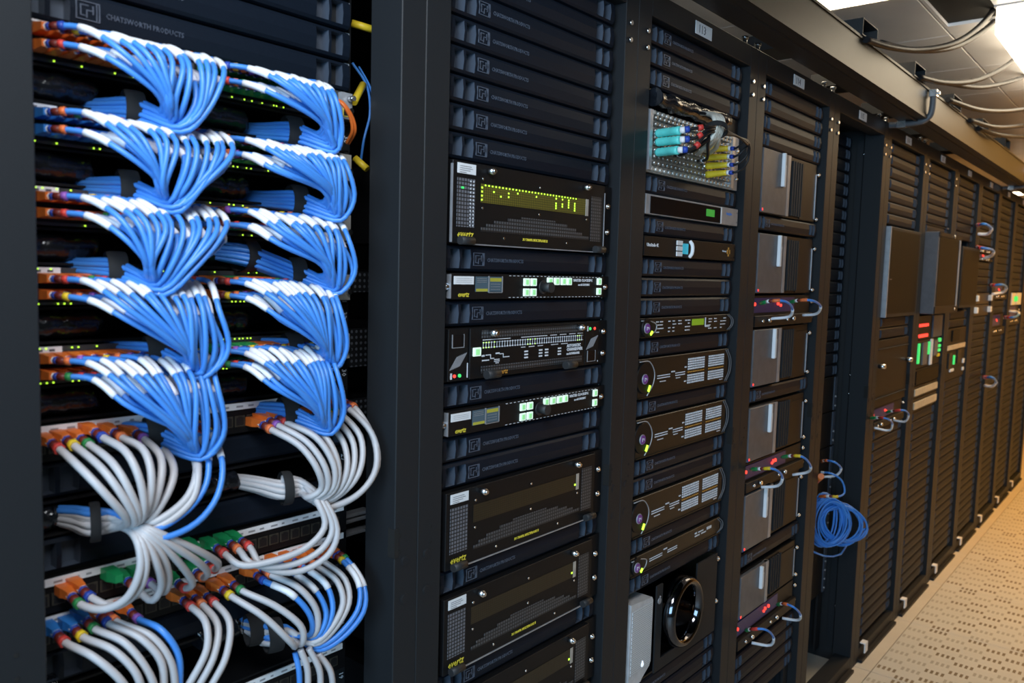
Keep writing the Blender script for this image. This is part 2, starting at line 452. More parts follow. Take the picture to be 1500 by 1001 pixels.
# unit marks on the right rail of the open racks
def marks(k, zf, n0, n1, x, y, frame, nums=True):
    bm = bmesh.new()
    for n in range(n0, n1+1): box(bm, x-.004, x+.004, y-.0008, y, zf(n)-.0012, zf(n)+.0012)
    q = obj('unit_marks', fin(bm, 'unit_marks', m_print), frame)
    if nums:
        for n in range(n0, n1):
            o = put_text(str(42-n), .012, q, x-.004, y-.001, zf(n+.5)+.006, m_print, 'unit_number'); o.rotation_euler = (0, math.pi/2, 0)
marks(-1, zz1, -2, 24, .470, .1048, FRAMES[-1])
def ticks(k, n0, n1):
    bm = bmesh.new()
    for i in range(n0*3, n1*3): box(bm, .4605, .4625, .0090, .0100, zz(i/3)-.0015, zz(i/3)+.0015)
    obj('unit_marks', fin(bm, 'unit_marks', m_print), FRAMES[k])
ticks(0, 5, 28)

# ================================================================== cable tray over the racks
t = empty('cable_tray', (0, 0, ZT+.19), 'warm-lit dark steel cable tray running over the rack tops', 'cable tray')
def tr(bm):
    box(bm, -1.6, 6.4, -.142, -.138, 0, .105); box(bm, -1.6, 6.4, -.146, -.138, .100, .107); box(bm, -1.6, 6.4, -.146, -.142, .0, .010)
bm = bmesh.new(); tr(bm); obj('front_side', fin(bm, 'tray_side', m_tray), t)
bm = bmesh.new(); box(bm, -1.6, 6.4, -.138, -.05, 0, .004); box(bm, -1.6, 6.4, -.115, -.105, -.006, 0); obj('bottom', fin(bm, 'tray_bottom', m_rail), t)
bm = bmesh.new(); box(bm, -1.6, 6.4, -.054, -.05, .004, .105); obj('back_side', fin(bm, 'tray_back', m_rail), t)
for i, X in enumerate((2.30, 4.70)):
    t = empty('tray_bracket', (X, 0, ZT+.18), ['grey elbow bracket clasping the cable tray beside the open rack', 'far grey elbow bracket clasping the cable tray'][i], 'bracket', 'tray brackets')
    bm = bmesh.new()
    pts = [Vector((0, y, z)) for y, z in ((.02, 0), (-.10, 0), (-.135, .006), (-.152, .022), (-.158, .05), (-.158, .112))]
    tube(bm, catmull(pts, 5), .011, 8); obj('arm', fin(bm, 'bracket_arm', m_grey), t)
    bm = bmesh.new(); box(bm, -.014, .014, -.172, -.146, .085, .112, bev=.002); cyl(bm, (0, -.174, .098), 'y', .006, .012, 8)
    obj('clamp', fin(bm, 'bracket_clamp', m_steel), t)
    bm = bmesh.new(); box(bm, -.012, .012, -.075, -.045, -.014, .010); obj('collar', fin(bm, 'bracket_collar', m_steel), t)
# channel stubs and black feeder cables on the tray
def chan(bm):
    for a in ((0, .14, 0, .003), (0, .14, .044, .047)): box(bm, a[0], a[1], 0, .35, a[2], a[3])
    box(bm, 0, .003, 0, .35, .003, .044); box(bm, .137, .14, 0, .35, .003, .044)
CH = mesh('channel_stub', chan, m_rail)
for i, X in enumerate((1.50, 2.07, 2.66, 3.25, 3.84)):
    o = obj('channel_stub', CH, None, (X, -.150, ZT+.297))
    tag(o, 'dark open channel stub lying across the tray, '+ORD[i+1]+' from the left', 'channel', 'channel stubs on the cable tray')
FE = [([(1268, 58, -.15), (1300, 68, -.17), (1345, 73, -.2), (1400, 62, -.25), (1447, 25, -.28), (1468, -12, -.29)], 'thick black feeder cable rising to the ceiling, left of the pair'),
      ([(1290, 63, -.15), (1340, 74, -.18), (1400, 68, -.23), (1455, 32, -.27), (1485, -12, -.28)], 'thick black feeder cable rising to the ceiling, right of the pair'),
      ([(1346, 113, -.15), (1380, 121, -.18), (1425, 119, -.22), (1465, 102, -.26), (1510, 66, -.28)], 'black feeder cable arching from the second channel stub'),
      ([(1388, 122, -.15), (1430, 128, -.19), (1470, 122, -.22), (1512, 108, -.25)], 'black feeder cable with golden sheen below the arching one'),
      ([(1388, 146, -.15), (1430, 160, -.19), (1470, 163, -.22), (1512, 158, -.25)], 'golden-lit feeder cable leaving the tray past the elbow bracket'),
      ([(1420, 176, -.15), (1455, 186, -.19), (1510, 183, -.23)], 'lower black feeder cable near the right edge'),
      ([(1432, 188, -.15), (1465, 198, -.19), (1510, 201, -.23)], 'lowest black feeder cable near the right edge')]
for pts, lab in FE:
    bm = bmesh.new(); tube(bm, catmull([at(*q) for q in pts], 8), .0095, 10)
    tag(obj('feeder_cable', fin(bm, 'feeder_cable', m_blackc)), lab, 'cable', 'feeder cables over the tray')
# bolts and amber clips on the rack tops
for k in range(1, 6):
    for dx in (-.10, -.02):
        bm = bmesh.new(); cyl(bm, (0, 0, .012), 'z', .006, .024, 10); cyl(bm, (0, 0, .026), 'z', .010, .006, 6)
        tag(obj('rack_bolt', fin(bm, 'rack_bolt', m_steel), None, (PITCH*k+dx-.01, .006, ZT+.187)),
            'bright bolt on the rack top, %s from the left' % ordn(2*k-(1 if dx < -.05 else 0)), 'bolt', 'bolts on the rack tops')

# ================================================================== blank panels
def blank_mesh(bm):
    H = U-.0016; x0, x1 = -.0085, .447
    prof = [(-.5, .002), (-.5, -.004), (-.46, -.0095), (-.36, -.0125), (0, -.0145), (.36, -.0125), (.46, -.0095), (.5, -.004), (.5, .002)]
    wins = [(.000, .021), (.0265, .0475), (.386, .408), (.4125, .4335)]
    xs = sorted({x0, x1, *[a for w in wins for a in w]})
    V = {}
    def v(i, j):
        if (i, j) not in V: V[i, j] = bm.verts.new((xs[i], prof[j][1], H/2+prof[j][0]*H+.0008))
        return V[i, j]
    for i in range(len(xs)-1):
        inw = any(abs(xs[i]-a) < 1e-6 for a, b in wins)
        for j in range(len(prof)-1):
            if inw and j in (3, 4): continue
            bm.faces.new((v(i, j), v(i+1, j), v(i+1, j+1), v(i, j+1)))
        if inw:
            a, b = xs[i], xs[i+1]; d = .004
            top = [v(i, 5), v(i+1, 5)]; bot = [v(i, 3), v(i+1, 3)]
            q = [bm.verts.new((x, d, z)) for x, z in ((a, bot[0].co.z), (b, bot[1].co.z), (b, top[1].co.z), (a, top[0].co.z))]
            for f in ((bot[0], bot[1], q[1], q[0]), (top[1], top[0], q[3], q[2]), (q[0], q[1], q[2], q[3])):
                bm.faces.new(f).material_index = 1
            bm.faces.new((bot[0], q[0], q[3], top[0], v(i, 4))).material_index = 1
            bm.faces.new((bot[1], v(i+1, 4), top[1], q[2], q[1])).material_index = 1
    for i in (0, len(xs)-1): bm.faces.new([v(i, j) for j in range(len(prof))])
    bmesh.ops.recalc_face_normals(bm, faces=bm.faces)
def logo_mesh(bm):
    # square emblem: open frame with an angular C and P inside
    s = .0285; w = .0014
    for a in ((0, s, 0, w), (0, s, s-w, s), (0, w, 0, s), (s-w, s, 0, s)): box(bm, a[0], a[1], -.0006, .0006, a[2], a[3])
    for a in ((.005, .0065, .006, .023), (.005, .015, .0215, .023), (.005, .011, .006, .0075), (.012, .0135, .004, .016), (.012, .021, .0145, .016), (.0195, .021, .010, .023), (.024, .0252, .002, .027)):
        box(bm, a[0], a[1], -.0006, .0006, a[2], a[3])
BL = mesh('blank_panel', blank_mesh, [m_blank, m_blanklit]); LG = mesh('emblem', logo_mesh, m_emb)
BCNT = {}
def blank(k, n, zf=zz, y=0., x=None, detail=True):
    BCNT[k] = BCNT.get(k, 0)+1
    o = obj('blank_panel', BL, None, (PITCH*k if x is None else x, y+.007, zf(n+1)))
    sh = {-1: 'the leftmost rack', 0: 'the rack right of the patch cables', 3: 'the mostly open rack', 6: 'the rack just past the protruding monitor'}.get(k, RACKS[k])
    tag(o, 'dark blank panel, %s from the top in %s' % (ordn(BCNT[k]), sh), 'blank panel', 'blank panels')
    if detail:
        e_ = obj('emblem', LG, o, (.0535, -.0139, .0115)); e_.scale = (.95, 1, .75)
        put_text('CHATSWORTH PRODUCTS', .0088, o, .0870, -.0142, .0185, m_emb, ext=.0006, xs=.88)
    return o
for n in range(-3, 3): blank(-1, n, zz1, .095, -.575)
for n in list(range(-3, 5))+[8, 10, 13, 15, 16, 20, 24, 28]: blank(0, n)
for n in [-3, -2, -1, 4, 6, 8, 9, 10, 12, 15, 18, 19, 22, 24, 30, 31, 32, 33]: blank(1, n)
for n in (-3, -2, -1, 0): blank(2, n, detail=False)
for n in (5, 15.75, 26.3, 33, 34, 35, 36): blank(2, n, detail=n < 30)
for n in range(-3, 17): blank(3, n, y=.095, detail=False)
for n in list(range(-3, 4))+[12, 13]+list(range(22, 41)): blank(4, n, detail=False)
for n in list(range(-3, 4))+list(range(22, 41)): blank(5, n, detail=False)
for n in list(range(-3, 4))+[12, 13]+list(range(20, 41)): blank(6, n, detail=False)
for n in list(range(-3, 4))+[6, 7, 8, 9]+list(range(13, 41)): blank(7, n, detail=False)
for n in list(range(-3, 9))+[11, 12]+list(range(16, 41)): blank(8, n, detail=False)
for n in list(range(-3, 10))+list(range(15, 41)): blank(9, n, detail=False)
for n in list(range(-3, 41)): blank(10, n, detail=False)
for n in (14, 16, 19): blank(-1, n, zz1, .095, -.575, detail=False)

# ================================================================== gear helpers
class Boxes:
    def __init__(s, a, mi, bev): s.a, s.mi, s.bev = a, mi, bev
    def __call__(s, bm):
        for q in s.a: box(bm, *q, mi=s.mi, bev=s.bev)
JOIN = {'status_leds', 'vent_glow_dots', 'vent_slots', 'label_print', 'strip_print', 'label_marks', 'display_print', 'diagram_print', 'diagram_lamps', 'small_marks', 'port_lamps', 'badge_mark', 'module_marks',
        'amber_row', 'side_lamps', 'teeth', 'punched_holes', 'seam', 'port_block', 'front_marks'}
def part(name, parent, mats, f, smooth=False, key=None):
    if isinstance(f, Boxes) and 1 < len(f.a) <= 10 and name not in JOIN:
        os_ = [part(name, parent, mats, Boxes([q], f.mi, f.bev), smooth, key and key+str(i)) for i, q in enumerate(f.a)]
        return os_[0]
    if key: return obj(name, mesh(key, f, mats, smooth), parent)
    bm = bmesh.new(); f(bm); return obj(name, fin(bm, name, mats, smooth), parent)
def unit(name, k, n0, n1, label, cat, group=None, y=0.):
    return empty(name, (PITCH*k, y, zz(n1)), label, cat, group), (n1-n0)*U
def B(*a, mi=0, bev=0.): return Boxes(list(a), mi, bev)
def ear_screws(t, h, xs=(.452,), zs=None, r=.0055):
    for x in xs:
        for z in zs:
            part('rack_screw', t, m_steel, lambda bm: (cyl(bm, (x, -.006, z), 'y', r, .006, 12), cyl(bm, (x, -.010, z), 'y', r*.55, .004, 6)))

# ------------------------------------------------------------------ 3U card frames
def card_frame(n, label, lit):
    t, h = unit('card_frame', 0, n, n+3, label, 'card frame', 'card frames with yellow lettering')
    part('chassis', t, m_gear, B((-.006, .430, -.004, .35, .001, h-.001)))
    part('ear', t, m_gear, B((.430, .462, -.004, .000, .001, h-.001)))
    part('front_door', t, m_gear, B((-.006, .4235, -.014, -.004, .002, h-.002), bev=.001))
    part('edge_trim', t, m_alu, B((-.0070, -.0058, -.0148, -.010, .003, h-.008), (.4230, .4245, -.0150, -.006, .006, h-.016), (.035, .395, -.0155, -.006, .0005, .0022)) if lit == 2 else B((.035, .395, -.0155, -.006, .0005, .0022)))
    part('vent_field', t, m_vent, B((.004, .046, -.0146, -.0138, .028, h-.028)))
    part('vent_field', t, m_vent2, B((.378, .412, -.0146, -.0138, .022, h-.026)))
    for i, (a, b, z0, z1) in enumerate(((.062, .372, .0235, .030), (.075, .350, .030, .036), (.095, .330, .036, .0425), (.130, .300, .0425, .0485), (.165, .265, .0485, .053))):
        part('vent_field', t, m_vent2, B((a, b, -.0146, -.0138, z0, z1)))
    w = part('card_window', t, m_pcb if lit == 2 else m_pcbd, B((.060, .366, -.0147, -.0138, .070, .1005)))
    part('window_edge', t, m_cream, B((.358, .367, -.0152, -.0140, .069, .1005)))
    rnd = random.Random(n)
    def leds(bm):
        if lit == 2:
            for i in range(30): box(bm, .070+i*.0088-.0012, .070+i*.0088+.0012, -.0155, -.0146, .0968, .0992)
            for j in range(4): box(bm, .0605, .0632, -.0155, -.0146, .073+j*.0065, .0758+j*.0065)
            for i in range(4):
                x = .262+i*.0195
                for j in range(5):
                    if rnd.random() < .9: box(bm, x, x+.0028, -.0155, -.0146, .0745+j*.0043, .0775+j*.0043)
            for x, z in ((.090, .088), (.128, .089), (.128, .083), (.152, .091), (.204, .090), (.108, .082)): box(bm, x, x+.0026, -.0155, -.0146, z, z+.0026)
        else:
            box(bm, .352, .356, -.0155, -.0146, .078, .0815)
    q = part('status_leds', t, m_ledg, leds); q['kind'] = 'stuff'
    if lit == 2:
        q = part('vent_glow_dots', t, m_print, lambda bm: [box(bm, x, x+.0022, -.0152, -.0144, z, z+.0026) for x in (.0335, .0405) for z in [.030+i*.0058 for i in range(13)]]); q['kind'] = 'stuff'
        part('status_lamp', t, m_ledgr, B((.013, .019, -.0152, -.0144, .088, .091)))
    l = part('asset_label', t, m_white, B((.004, .0465, -.0149, -.0138, h-.0215, h-.0055)))
    part('label_print', l, m_ink, B(*[(.009, .009+.03*f, -.0151, -.0148, h-.0105-i*.0032, h-.0097-i*.0032) for i, f in enumerate((.9, 1, .8, .5))]))
    put_text('evertz', .0175, t, .005, -.0150, .0110, m_yel, 'logo_lettering', shear=.2, xs=.84, bold=.0002)
    put_text('3U 7800FR MULTIFRAME II', .0062, t, .170, -.0150, .0130, m_yel, 'model_lettering', bold=.0002)
    for x in (.078, .352):
        part('thumb_screw', t, m_steel, lambda bm: (cyl(bm, (x, -.020, h-.012), 'y', .0055, .012, 12), cyl(bm, (x, -.0275, h-.012), 'y', .0035, .004, 8)))
    for x in (.008, .388):
        part('door_latch', t, m_knob, lambda bm: (cyl(bm, (x+.014, -.020, .0065), 'x', .0068, .030, 12)))
    q = part('small_screws', t, m_steel, lambda bm: [cyl(bm, (x, -.0150, z), 'y', .0022, .0016, 8) for x, z in ((.064, .108), (.215, .108), (.064, .061), (.215, .061), (.362, .062), (.120, .0145), (.300, .0145))]); q['kind'] = 'stuff'
    ear_screws(t, h, (.446,), (.0425, .0935))
card_frame(5, 'card frame glowing with yellow-green lamps, topmost of its kind', 2)
card_frame(17, 'dim card frame two blanks below the lower clock unit', 1)
card_frame(21, 'dim card frame second from the bottom, in the second rack', 1)
card_frame(25, 'lowest card frame, cut by the bottom edge', 1)

# ------------------------------------------------------------------ 1U clock units
def clock_unit(n, label):
    t, h = unit('clock_unit', 0, n, n+1, label, 'clock unit', 'clock units with lit green buttons')
    part('chassis', t, m_gear, B((-.004, .432, -.004, .3, .001, h-.001)))
    part('ear', t, m_gear, B((.432, .462, -.004, 0, .001, h-.001), (-.010, -.004, -.004, 0, .001, h-.001)))
    part('front_plate', t, m_gear, B((-.004, .4345, -.012, -.004, .0015, h-.0015), bev=.0008))
    part('edge_trim', t, m_alu, B((-.0048, -.0032, -.0128, -.004, .003, h-.003)))
    q = part('vent_slots', t, m_print, B(*[(.14+i*.011, .145+i*.011, -.0125, -.0118, z, z+.0010) for i in range(26) for z in (.0030, h-.0042)])); q['kind'] = 'stuff'
    l = part('asset_label', t, m_white, B((.003, .0495, -.0130, -.0118, .0255, .0385)))
    part('label_print', l, m_silver, B(*[(.008, .045, -.0132, -.0129, .0285+i*.003, .0290+i*.003) for i in range(3)]))
    put_text('evertz', .0115, t, .0125, -.0125, .0055, m_yel, 'logo_lettering', shear=.2, xs=.88, bold=.0002)
    for i, x in enumerate((.054, .0885)):
        s = part('display', t, m_screen, B((x, x+.031, -.0130, -.0118, .0135, .0385)))
        part('display_bar', s, m_screeny, B((x+.001, x+.030, -.0133, -.0129, .014, .0185) if i == 0 else (x+.001, x+.030, -.0133, -.0129, .0305, .0365)))
        part('display_print', s, m_silver, B(*[(x+.003, x+.027, -.0133, -.0129, z, z+.0007) for z in ((.035, .032, .029) if i == 0 else (.026, .0215, .017))]))
    part('display_frame', t, m_alu, B((.0855, .0875, -.0135, -.0118, .0125, .0395), (.1205, .1222, -.0135, -.0118, .0125, .0395), (.0875, .1205, -.0135, -.0118, .0115, .0127)))
    for x, z in [(.178, .0235), (.198, .0235), (.178, .0055), (.198, .0055), (.246, .0255), (.267, .0255), (.288, .0255), (.307, .0255), (.408, .0262), (.408, .0068)]:
        w = .0160 if x < .3 else .0145
        b = part('button', t, m_btn, lambda bm: box(bm, x, x+w, -.0155, -.0118, z, z+.0135, bev=.0008))
        part('button_face', b, m_btnc, B((x+.0042, x+w-.0042, -.0160, -.0153, z+.0025, z+.0110)))
    part('jog_knob', t, m_knob, lambda bm: (cyl(bm, (.236, -.022, .0215), 'y', .0095, .020, 16, r2=.0080), cyl(bm, (.236, -.0125, .0215), 'y', .0125, .003, 16)))
    put_text('MASTER CLOCK/SPG', .0070, t, .3295, -.0125, .0325, m_print, 'title_lettering', bold=.0003, xs=.98)
    put_text('model 5601MSC', .0058, t, .3450, -.0125, .0245, m_print, 'model_lettering', shear=.2, bold=.0002)
    ear_screws(t, h, (.446, -.010), (.022,))
clock_unit(9, 'master clock unit below the glowing card frame')
clock_unit(14, 'master clock unit below the changeover unit')

# ------------------------------------------------------------------ 2U changeover
t, h = unit('changeover_unit', 0, 11, 13, 'black two-unit changeover panel with white dotted diagram', 'changeover unit')
part('chassis', t, m_gear, B((-.004, .432, -.004, .3, .001, h-.001)))
part('ear', t, m_gear, B((.432, .462, -.004, 0, .001, h-.001), (-.010, -.004, -.004, 0, .001, h-.001)))
part('front_plate', t, m_gear, B((.047, .378, -.010, -.004, .002, h-.002), bev=.0008))
for i, x in enumerate((-.003, .381)):
    p = part('power_module', t, m_gear, B((x, x+.047, -.009, -.004, .002, h-.002), bev=.0008))
    zc = .058 if i == 0 else .010
    part('switch_window', p, m_gear2, B((x+.009, x+.035, -.0098, -.0088, zc, zc+.019)))
    part('window_frame', p, m_silver, B((x+.008, x+.009, -.0102, -.0088, zc-.001, zc+.020), (x+.035, x+.036, -.0102, -.0088, zc-.001, zc+.020), (x+.008, x+.036, -.0102, -.0088, zc-.002, zc-.001)))
    def sl(bm):
        for j in range(7):
            g = bmesh.ops.create_cube(bm, size=1, matrix=Matrix.Translation((x+.0125+j*.0036, -.0094, .031+(.0 if i == 0 else .012)+j*.0009)) @ Matrix.Rotation(-.9, 4, 'Y') @ Matrix.Diagonal((.027, .001, .0013, 1)))
    q = part('slanted_vents', p, m_silver, sl); q['kind'] = 'stuff'
    zl = .0105 if i == 0 else .0735
    part('fault_lamp', p, m_ledr, lambda bm: cyl(bm, (x+.0145+(.016 if i else 0), -.0098, zl), 'y', .0028, .002, 10))
    part('power_lamp', p, m_ledgr, lambda bm: cyl(bm, (x+.0265-(.012 if i else 0), -.0098, zl), 'y', .0030, .002, 10))
    part('module_marks', p, m_print, B((x+.0055, x+.009, -.0096, -.0089, zl-.005, zl+.005), (x+.0445, x+.0462, -.0096, -.0089, .006, .03 if i == 0 else .009)))
def dia(bm):
    for z in (.0605, .0520):
        for j in range(42): box(bm, .078+j*.0070, .0805+j*.0070, -.0107, -.0099, z, z+.0022)
        box(bm, .078, .372, -.0105, -.0099, z+.0008, z+.0013)
    for j in range(42): box(bm, .0788+j*.0070, .0796+j*.0070, -.0105, -.0099, .053, .062)
    for a, b in ((.078, .150), (.18, .255), (.265, .285), (.295, .315), (.325, .345), (.352, .370)): box(bm, a, b, -.0106, -.0099, .0655, .0668)
    for a, b in ((.18, .192), (.202, .218), (.228, .243), (.268, .29), (.300, .320)): box(bm, a, b, -.0106, -.0099, .0478, .0491)
    for a in ((.076, .083, .038, .041), (.086, .098, .0395, .041), (.098, .0992, .033, .041), (.0992, .108, .033, .0345), (.112, .122, .0405, .043), (.122, .131, .0395, .041), (.131, .1322, .0335, .041), (.1322, .148, .0335, .035), (.077, .095, .0305, .0325),
              (.108, .122, .0305, .032), (.108, .122, .0275, .029), (.112, .120, .0245, .026)): box(bm, a[0], a[1], -.0106, -.0099, a[2], a[3])
    for x in (.19, .232, .250, .290):
        for z in (.028, .0335, .039): box(bm, x, x+.010, -.0106, -.0099, z, z+.0028)
q = part('diagram_print', t, m_print, dia); q['kind'] = 'stuff'
q = part('diagram_lamps', t, m_ledg, B(*[(.0785+j*.0070, .0802+j*.0070, -.0110, -.0105, z+.0003, z+.0019) for j in (0, 1, 2, 4, 17, 18, 20, 39, 40) for z in (.0605, .0520)])); q['kind'] = 'stuff'
part('vent_field', t, m_vent2, B((.075, .37, -.0104, -.0099, .0695, .082))); part('vent_field', t, m_vent2, B((.075, .37, -.0104, -.0099, .0105, .022)))
for i, s in enumerate(('AUTOMATIC', 'CHANGEOVER', 'model 5601ACO2')):
    put_text(s, .0078 if i < 2 else .0056, t, .318, -.0105, .0410-i*.0072, m_print, 'title_lettering', bold=.0004)
b = part('button', t, m_btn, B((.053, .0715, -.0135, -.0099, .040, .0545), bev=.0008)); part('button_face', b, m_btnc, B((.0575, .067, -.0140, -.0134, .0425, .052)))
for x in (.096, .352):
    part('thumb_screw', t, m_steel, lambda bm: (cyl(bm, (x, -.017, h-.011), 'y', .0058, .014, 12), cyl(bm, (x, -.026, h-.011), 'y', .004, .004, 8)))
for x in (.094, .318): part('latch_knob', t, m_knob, lambda bm: cyl(bm, (x, -.020, .0085), 'x', .0075, .032, 12))
put_text('evertz', .0120, t, .117, -.0105, .0058, m_orgprint, 'logo_lettering', shear=.2, xs=.88, bold=.0002)
ear_screws(t, h, (.446,), (.022, .066))

# ------------------------------------------------------------------ rack 113 gear
t, h = unit('cable_holder', 1, 0, 1, 'crumpled black plastic sleeve with cables above the connector panel', 'cable holder')
part('back_plate', t, m_gear, B((-.005, .45, .0, .01, .001, h-.001)))
def crump(bm):
    rnd = random.Random(3); pts = [Vector((-.004+.02*i, -.018+rnd.uniform(-.004, .004), .020+rnd.uniform(-.003, .003))) for i in range(18)]
    tube(bm, pts, [.017+rnd.uniform(-.0035, .0035) for _ in pts], 12)
part('plastic_sleeve', t, m_wrap, crump)
t, h = unit('connector_panel', 1, 1, 4, 'cream metal connector panel with cyan and yellow plugs', 'connector panel')
part('plate', t, m_cream, B((-.006, .425, -.006, .02, .001, h-.001)))
part('side_edge', t, m_alu, B((-.008, .004, -.016, -.006, .004, h-.004), (.398, .412, -.014, -.006, .004, h-.004)))
part('ear', t, m_silver, B((.412, .446, -.008, 0, .001, h-.001)))
def teeth(bm):
    for i in range(21):
        for z in (.006, h-.010): cyl(bm, (.012+i*.0188, -.010, z+.002), 'y', .0042, .010, 8)
q = part('edge_screws', t, m_cream, teeth); q['kind'] = 'stuff'
def jacks(bm):
    for i in range(20):
        for j in range(8): cyl(bm, (.020+i*.0188, -.011, .021+j*.0135), 'y', .0045, .012, 8, r2=.0038)
q = part('connector_jacks', t, mat('dull nickel', (.30, .29, .27), .35, metal=.7), jacks); q['kind'] = 'stuff'
ear_screws(t, h, (.440,), (.030, .072, .10))
t, h = unit('silver_recorder', 1, 5, 6, 'silver one-unit device with dark window and green readout', 'video device')
part('body', t, m_silver, B((-.006, .452, -.012, .3, .001, h-.001), bev=.001))
w = part('dark_window', t, m_gear2, B((.012, .352, -.0128, -.0118, .003, h-.005)))
part('green_readout', w, mat('green readout', (.02, .25, .03), .4, emit=(.02, .35, .04), est=.5), B((.274, .318, -.0132, -.0127, .015, .032)))
part('window_edge', t, m_white, B((.352, .358, -.0134, -.0118, .002, h-.003)))
put_text('imagine', .010, t, .385, -.0126, .026, m_blue, 'logo_lettering', bold=.0004)
ear_screws(t, h, (.446,), (.010, .034), r=.004)
t, h = unit('capture_unit', 1, 7, 8, 'black one-unit device with small lit white keys and cyan picture', 'video device')
part('body', t, m_gear, B((-.006, .445, -.012, .3, .001, h-.001), bev=.001))
put_text('UltraStudio 4K', .0098, t, .004, -.0125, .0215, m_print, 'title_lettering', bold=.0004, xs=.85)
for z in (.004, .0165, .029): part('key', t, m_white, B((.135, .162, -.0145, -.0118, z, z+.0105), bev=.0006))
part('picture_screen', t, m_cyanp, B((.164, .192, -.0128, -.0118, .010, .034)))
part('handle', t, m_white, lambda bm: tube(bm, catmull([Vector((.199, -.012, .003)), Vector((.2005, -.018, .012)), Vector((.2005, -.018, .032)), Vector((.199, -.012, .0405))], 4), .0045, 8))
put_text('Blackmagic', .0058, t, .372, -.0125, .0225, m_print, 'logo_lettering', xs=.9)
part('orange_mark', t, m_orgprint, B((.404, .410, -.0127, -.0118, .012, .034), (.398, .416, -.0127, -.0118, .018, .028)))
ear_screws(t, h, (.440,), (.010, .034), r=.0045)

m_con = mat('console brown black', (.013, .011, .009), .40, spec=.3)
def console(n, hu, label, kind):
    t, h = unit('audio_console', 1, n, n+hu, label, 'audio interface', 'audio interfaces with purple badge')
    part('body', t, m_con, B((-.006, .440, -.010, .3, .001, h-.001), bev=.0012))
    # curved left cheek and right grip
    def cheek(bm):
        pts = [Vector((-.004, -.012, h-.006)), Vector((.035, -.014, h-.008)), Vector((.058, -.014, h*.62)), Vector((.054, -.014, h*.35)), Vector((.030, -.013, .006))]
        tube(bm, catmull(pts, 6), .0014, 6)
    part('cheek_rim', t, m_silver, cheek)
    part('cheek', t, m_gear, lambda bm: cyl(bm, (.018, -.011, h*.52), 'y', min(.034, h*.46), .008, 24))
    def grip(bm):
        for dx in (0, .010): tube(bm, catmull([Vector((.425+dx, -.010, .003)), Vector((.434+dx, -.016, h*.35)), Vector((.434+dx, -.016, h*.7)), Vector((.425+dx, -.010, h-.003))], 5), .0012, 6)
    part('grip_rim', t, m_grey, grip)
    part('bottom_trim', t, m_tray, B((-.004, .44, -.0125, -.009, .001, .003)))
    b = part('purple_badge', t, m_purple, lambda bm: cyl(bm, (.014, -.0165, h*.50), 'y', .010, .004, 20))
    part('badge_ring', b, m_silver, lambda bm: cyl(bm, (.014, -.0155, h*.50), 'y', .0115, .003, 20))
    part('badge_mark', b, m_print, B((.009, .0105, -.0192, -.0184, h*.5-.004, h*.5+.004), (.012, .0175, -.0192, -.0184, h*.5+.001, h*.5+.003), (.0165, .018, -.0192, -.0184, h*.5-.002, h*.5+.003)))
    part('glow_button', t, m_ledg, lambda bm: tube(bm, [Vector((.030, -.0155, h*.18)), Vector((.037, -.0155, h*.32))], .0032, 8))
    if kind == 'grid':
        def keys(bm):
            for gx in (.222, .330):
                for gz, rows in ((h*.55, 5), (h*.18, 4)):
                    for i in range(10):
                        for j in range(rows): box(bm, gx+i*.0088, gx+i*.0088+.0055, -.0112, -.0098, gz+j*.0058, gz+j*.0058+.0040)
        q = part('key_grid', t, m_print, keys); q['kind'] = 'stuff'
        part('amber_row', t, m_orgprint, B(*[(gx+i*.0088, gx+i*.0088+.005, -.0110, -.0098, h*.475, h*.475+.0025) for gx in (.222, .33) for i in range(10)]))
        part('side_lamps', t, m_print, B((.206, .215, -.0110, -.0098, h*.62, h*.62+.003), (.206, .215, -.0110, -.0098, h*.24, h*.24+.003), (.395, .412, -.0110, -.0098, .010, .012)))
        z = h*.44
        q = part('small_marks', t, m_print, B(*[(.078+i*.006, .0815+i*.006, -.0110, -.0098, z+dz, z+dz+.0022) for i in list(range(10))+list(range(14, 22)) for dz in (0, .0055)]+[(.142, .158, -.0110, -.0098, z+.010, z+.013), (.090, .116, -.0110, -.0098, z-.008, z-.006), (.165, .185, -.0110, -.0098, z-.006, z-.004)])); q['kind'] = 'stuff'
    elif kind == 'wide':
        rnd = random.Random(5)
        q = part('small_marks', t, m_print, B(*[(x, x+rnd.uniform(.007, .016), -.0110, -.0098, z, z+.0025) for x in (.062, .080, .118, .138, .165, .198, .212, .32, .35, .385, .402) for z in (.010, .018, .026, .033) if rnd.random() < .8])); q['kind'] = 'stuff'
        part('green_readout', t, mat('lime readout', (.10, .20, .01), .4, emit=(.25, .42, .02), est=.45), B((.232, .292, -.0112, -.0098, .021, .036)))
        part('readout_edge', t, m_print, B((.300, .303, -.0112, -.0098, .016, .038), (.303, .324, -.0112, -.0098, .015, .020)))
    else:
        q = part('small_marks', t, m_print, B(*[(.078+i*.006, .0815+i*.006, -.0110, -.0098, .018+dz, .020+dz) for i in list(range(10))+list(range(14, 22)) for dz in (0, .005)]+[(.142, .158, -.0110, -.0098, .029, .032), (.30, .325, -.0110, -.0098, .022, .025), (.335, .36, -.0110, -.0098, .022, .025), (.30, .31, -.0110, -.0098, .029, .033), (.318, .345, -.0110, -.0098, .029, .032), (.365, .39, -.0110, -.0098, .026, .033)])); q['kind'] = 'stuff'
console(11, 1, 'slim audio interface with small green readout', 'wide')
console(13, 2, 'tall audio interface with key grid, topmost of three', 'grid')
console(16, 2, 'tall audio interface with key grid, middle of three', 'grid')
console(20, 2, 'tall audio interface with key grid, lowest of three', 'grid')
console(23, 1, 'slim audio interface just above the white computer', 'slim')

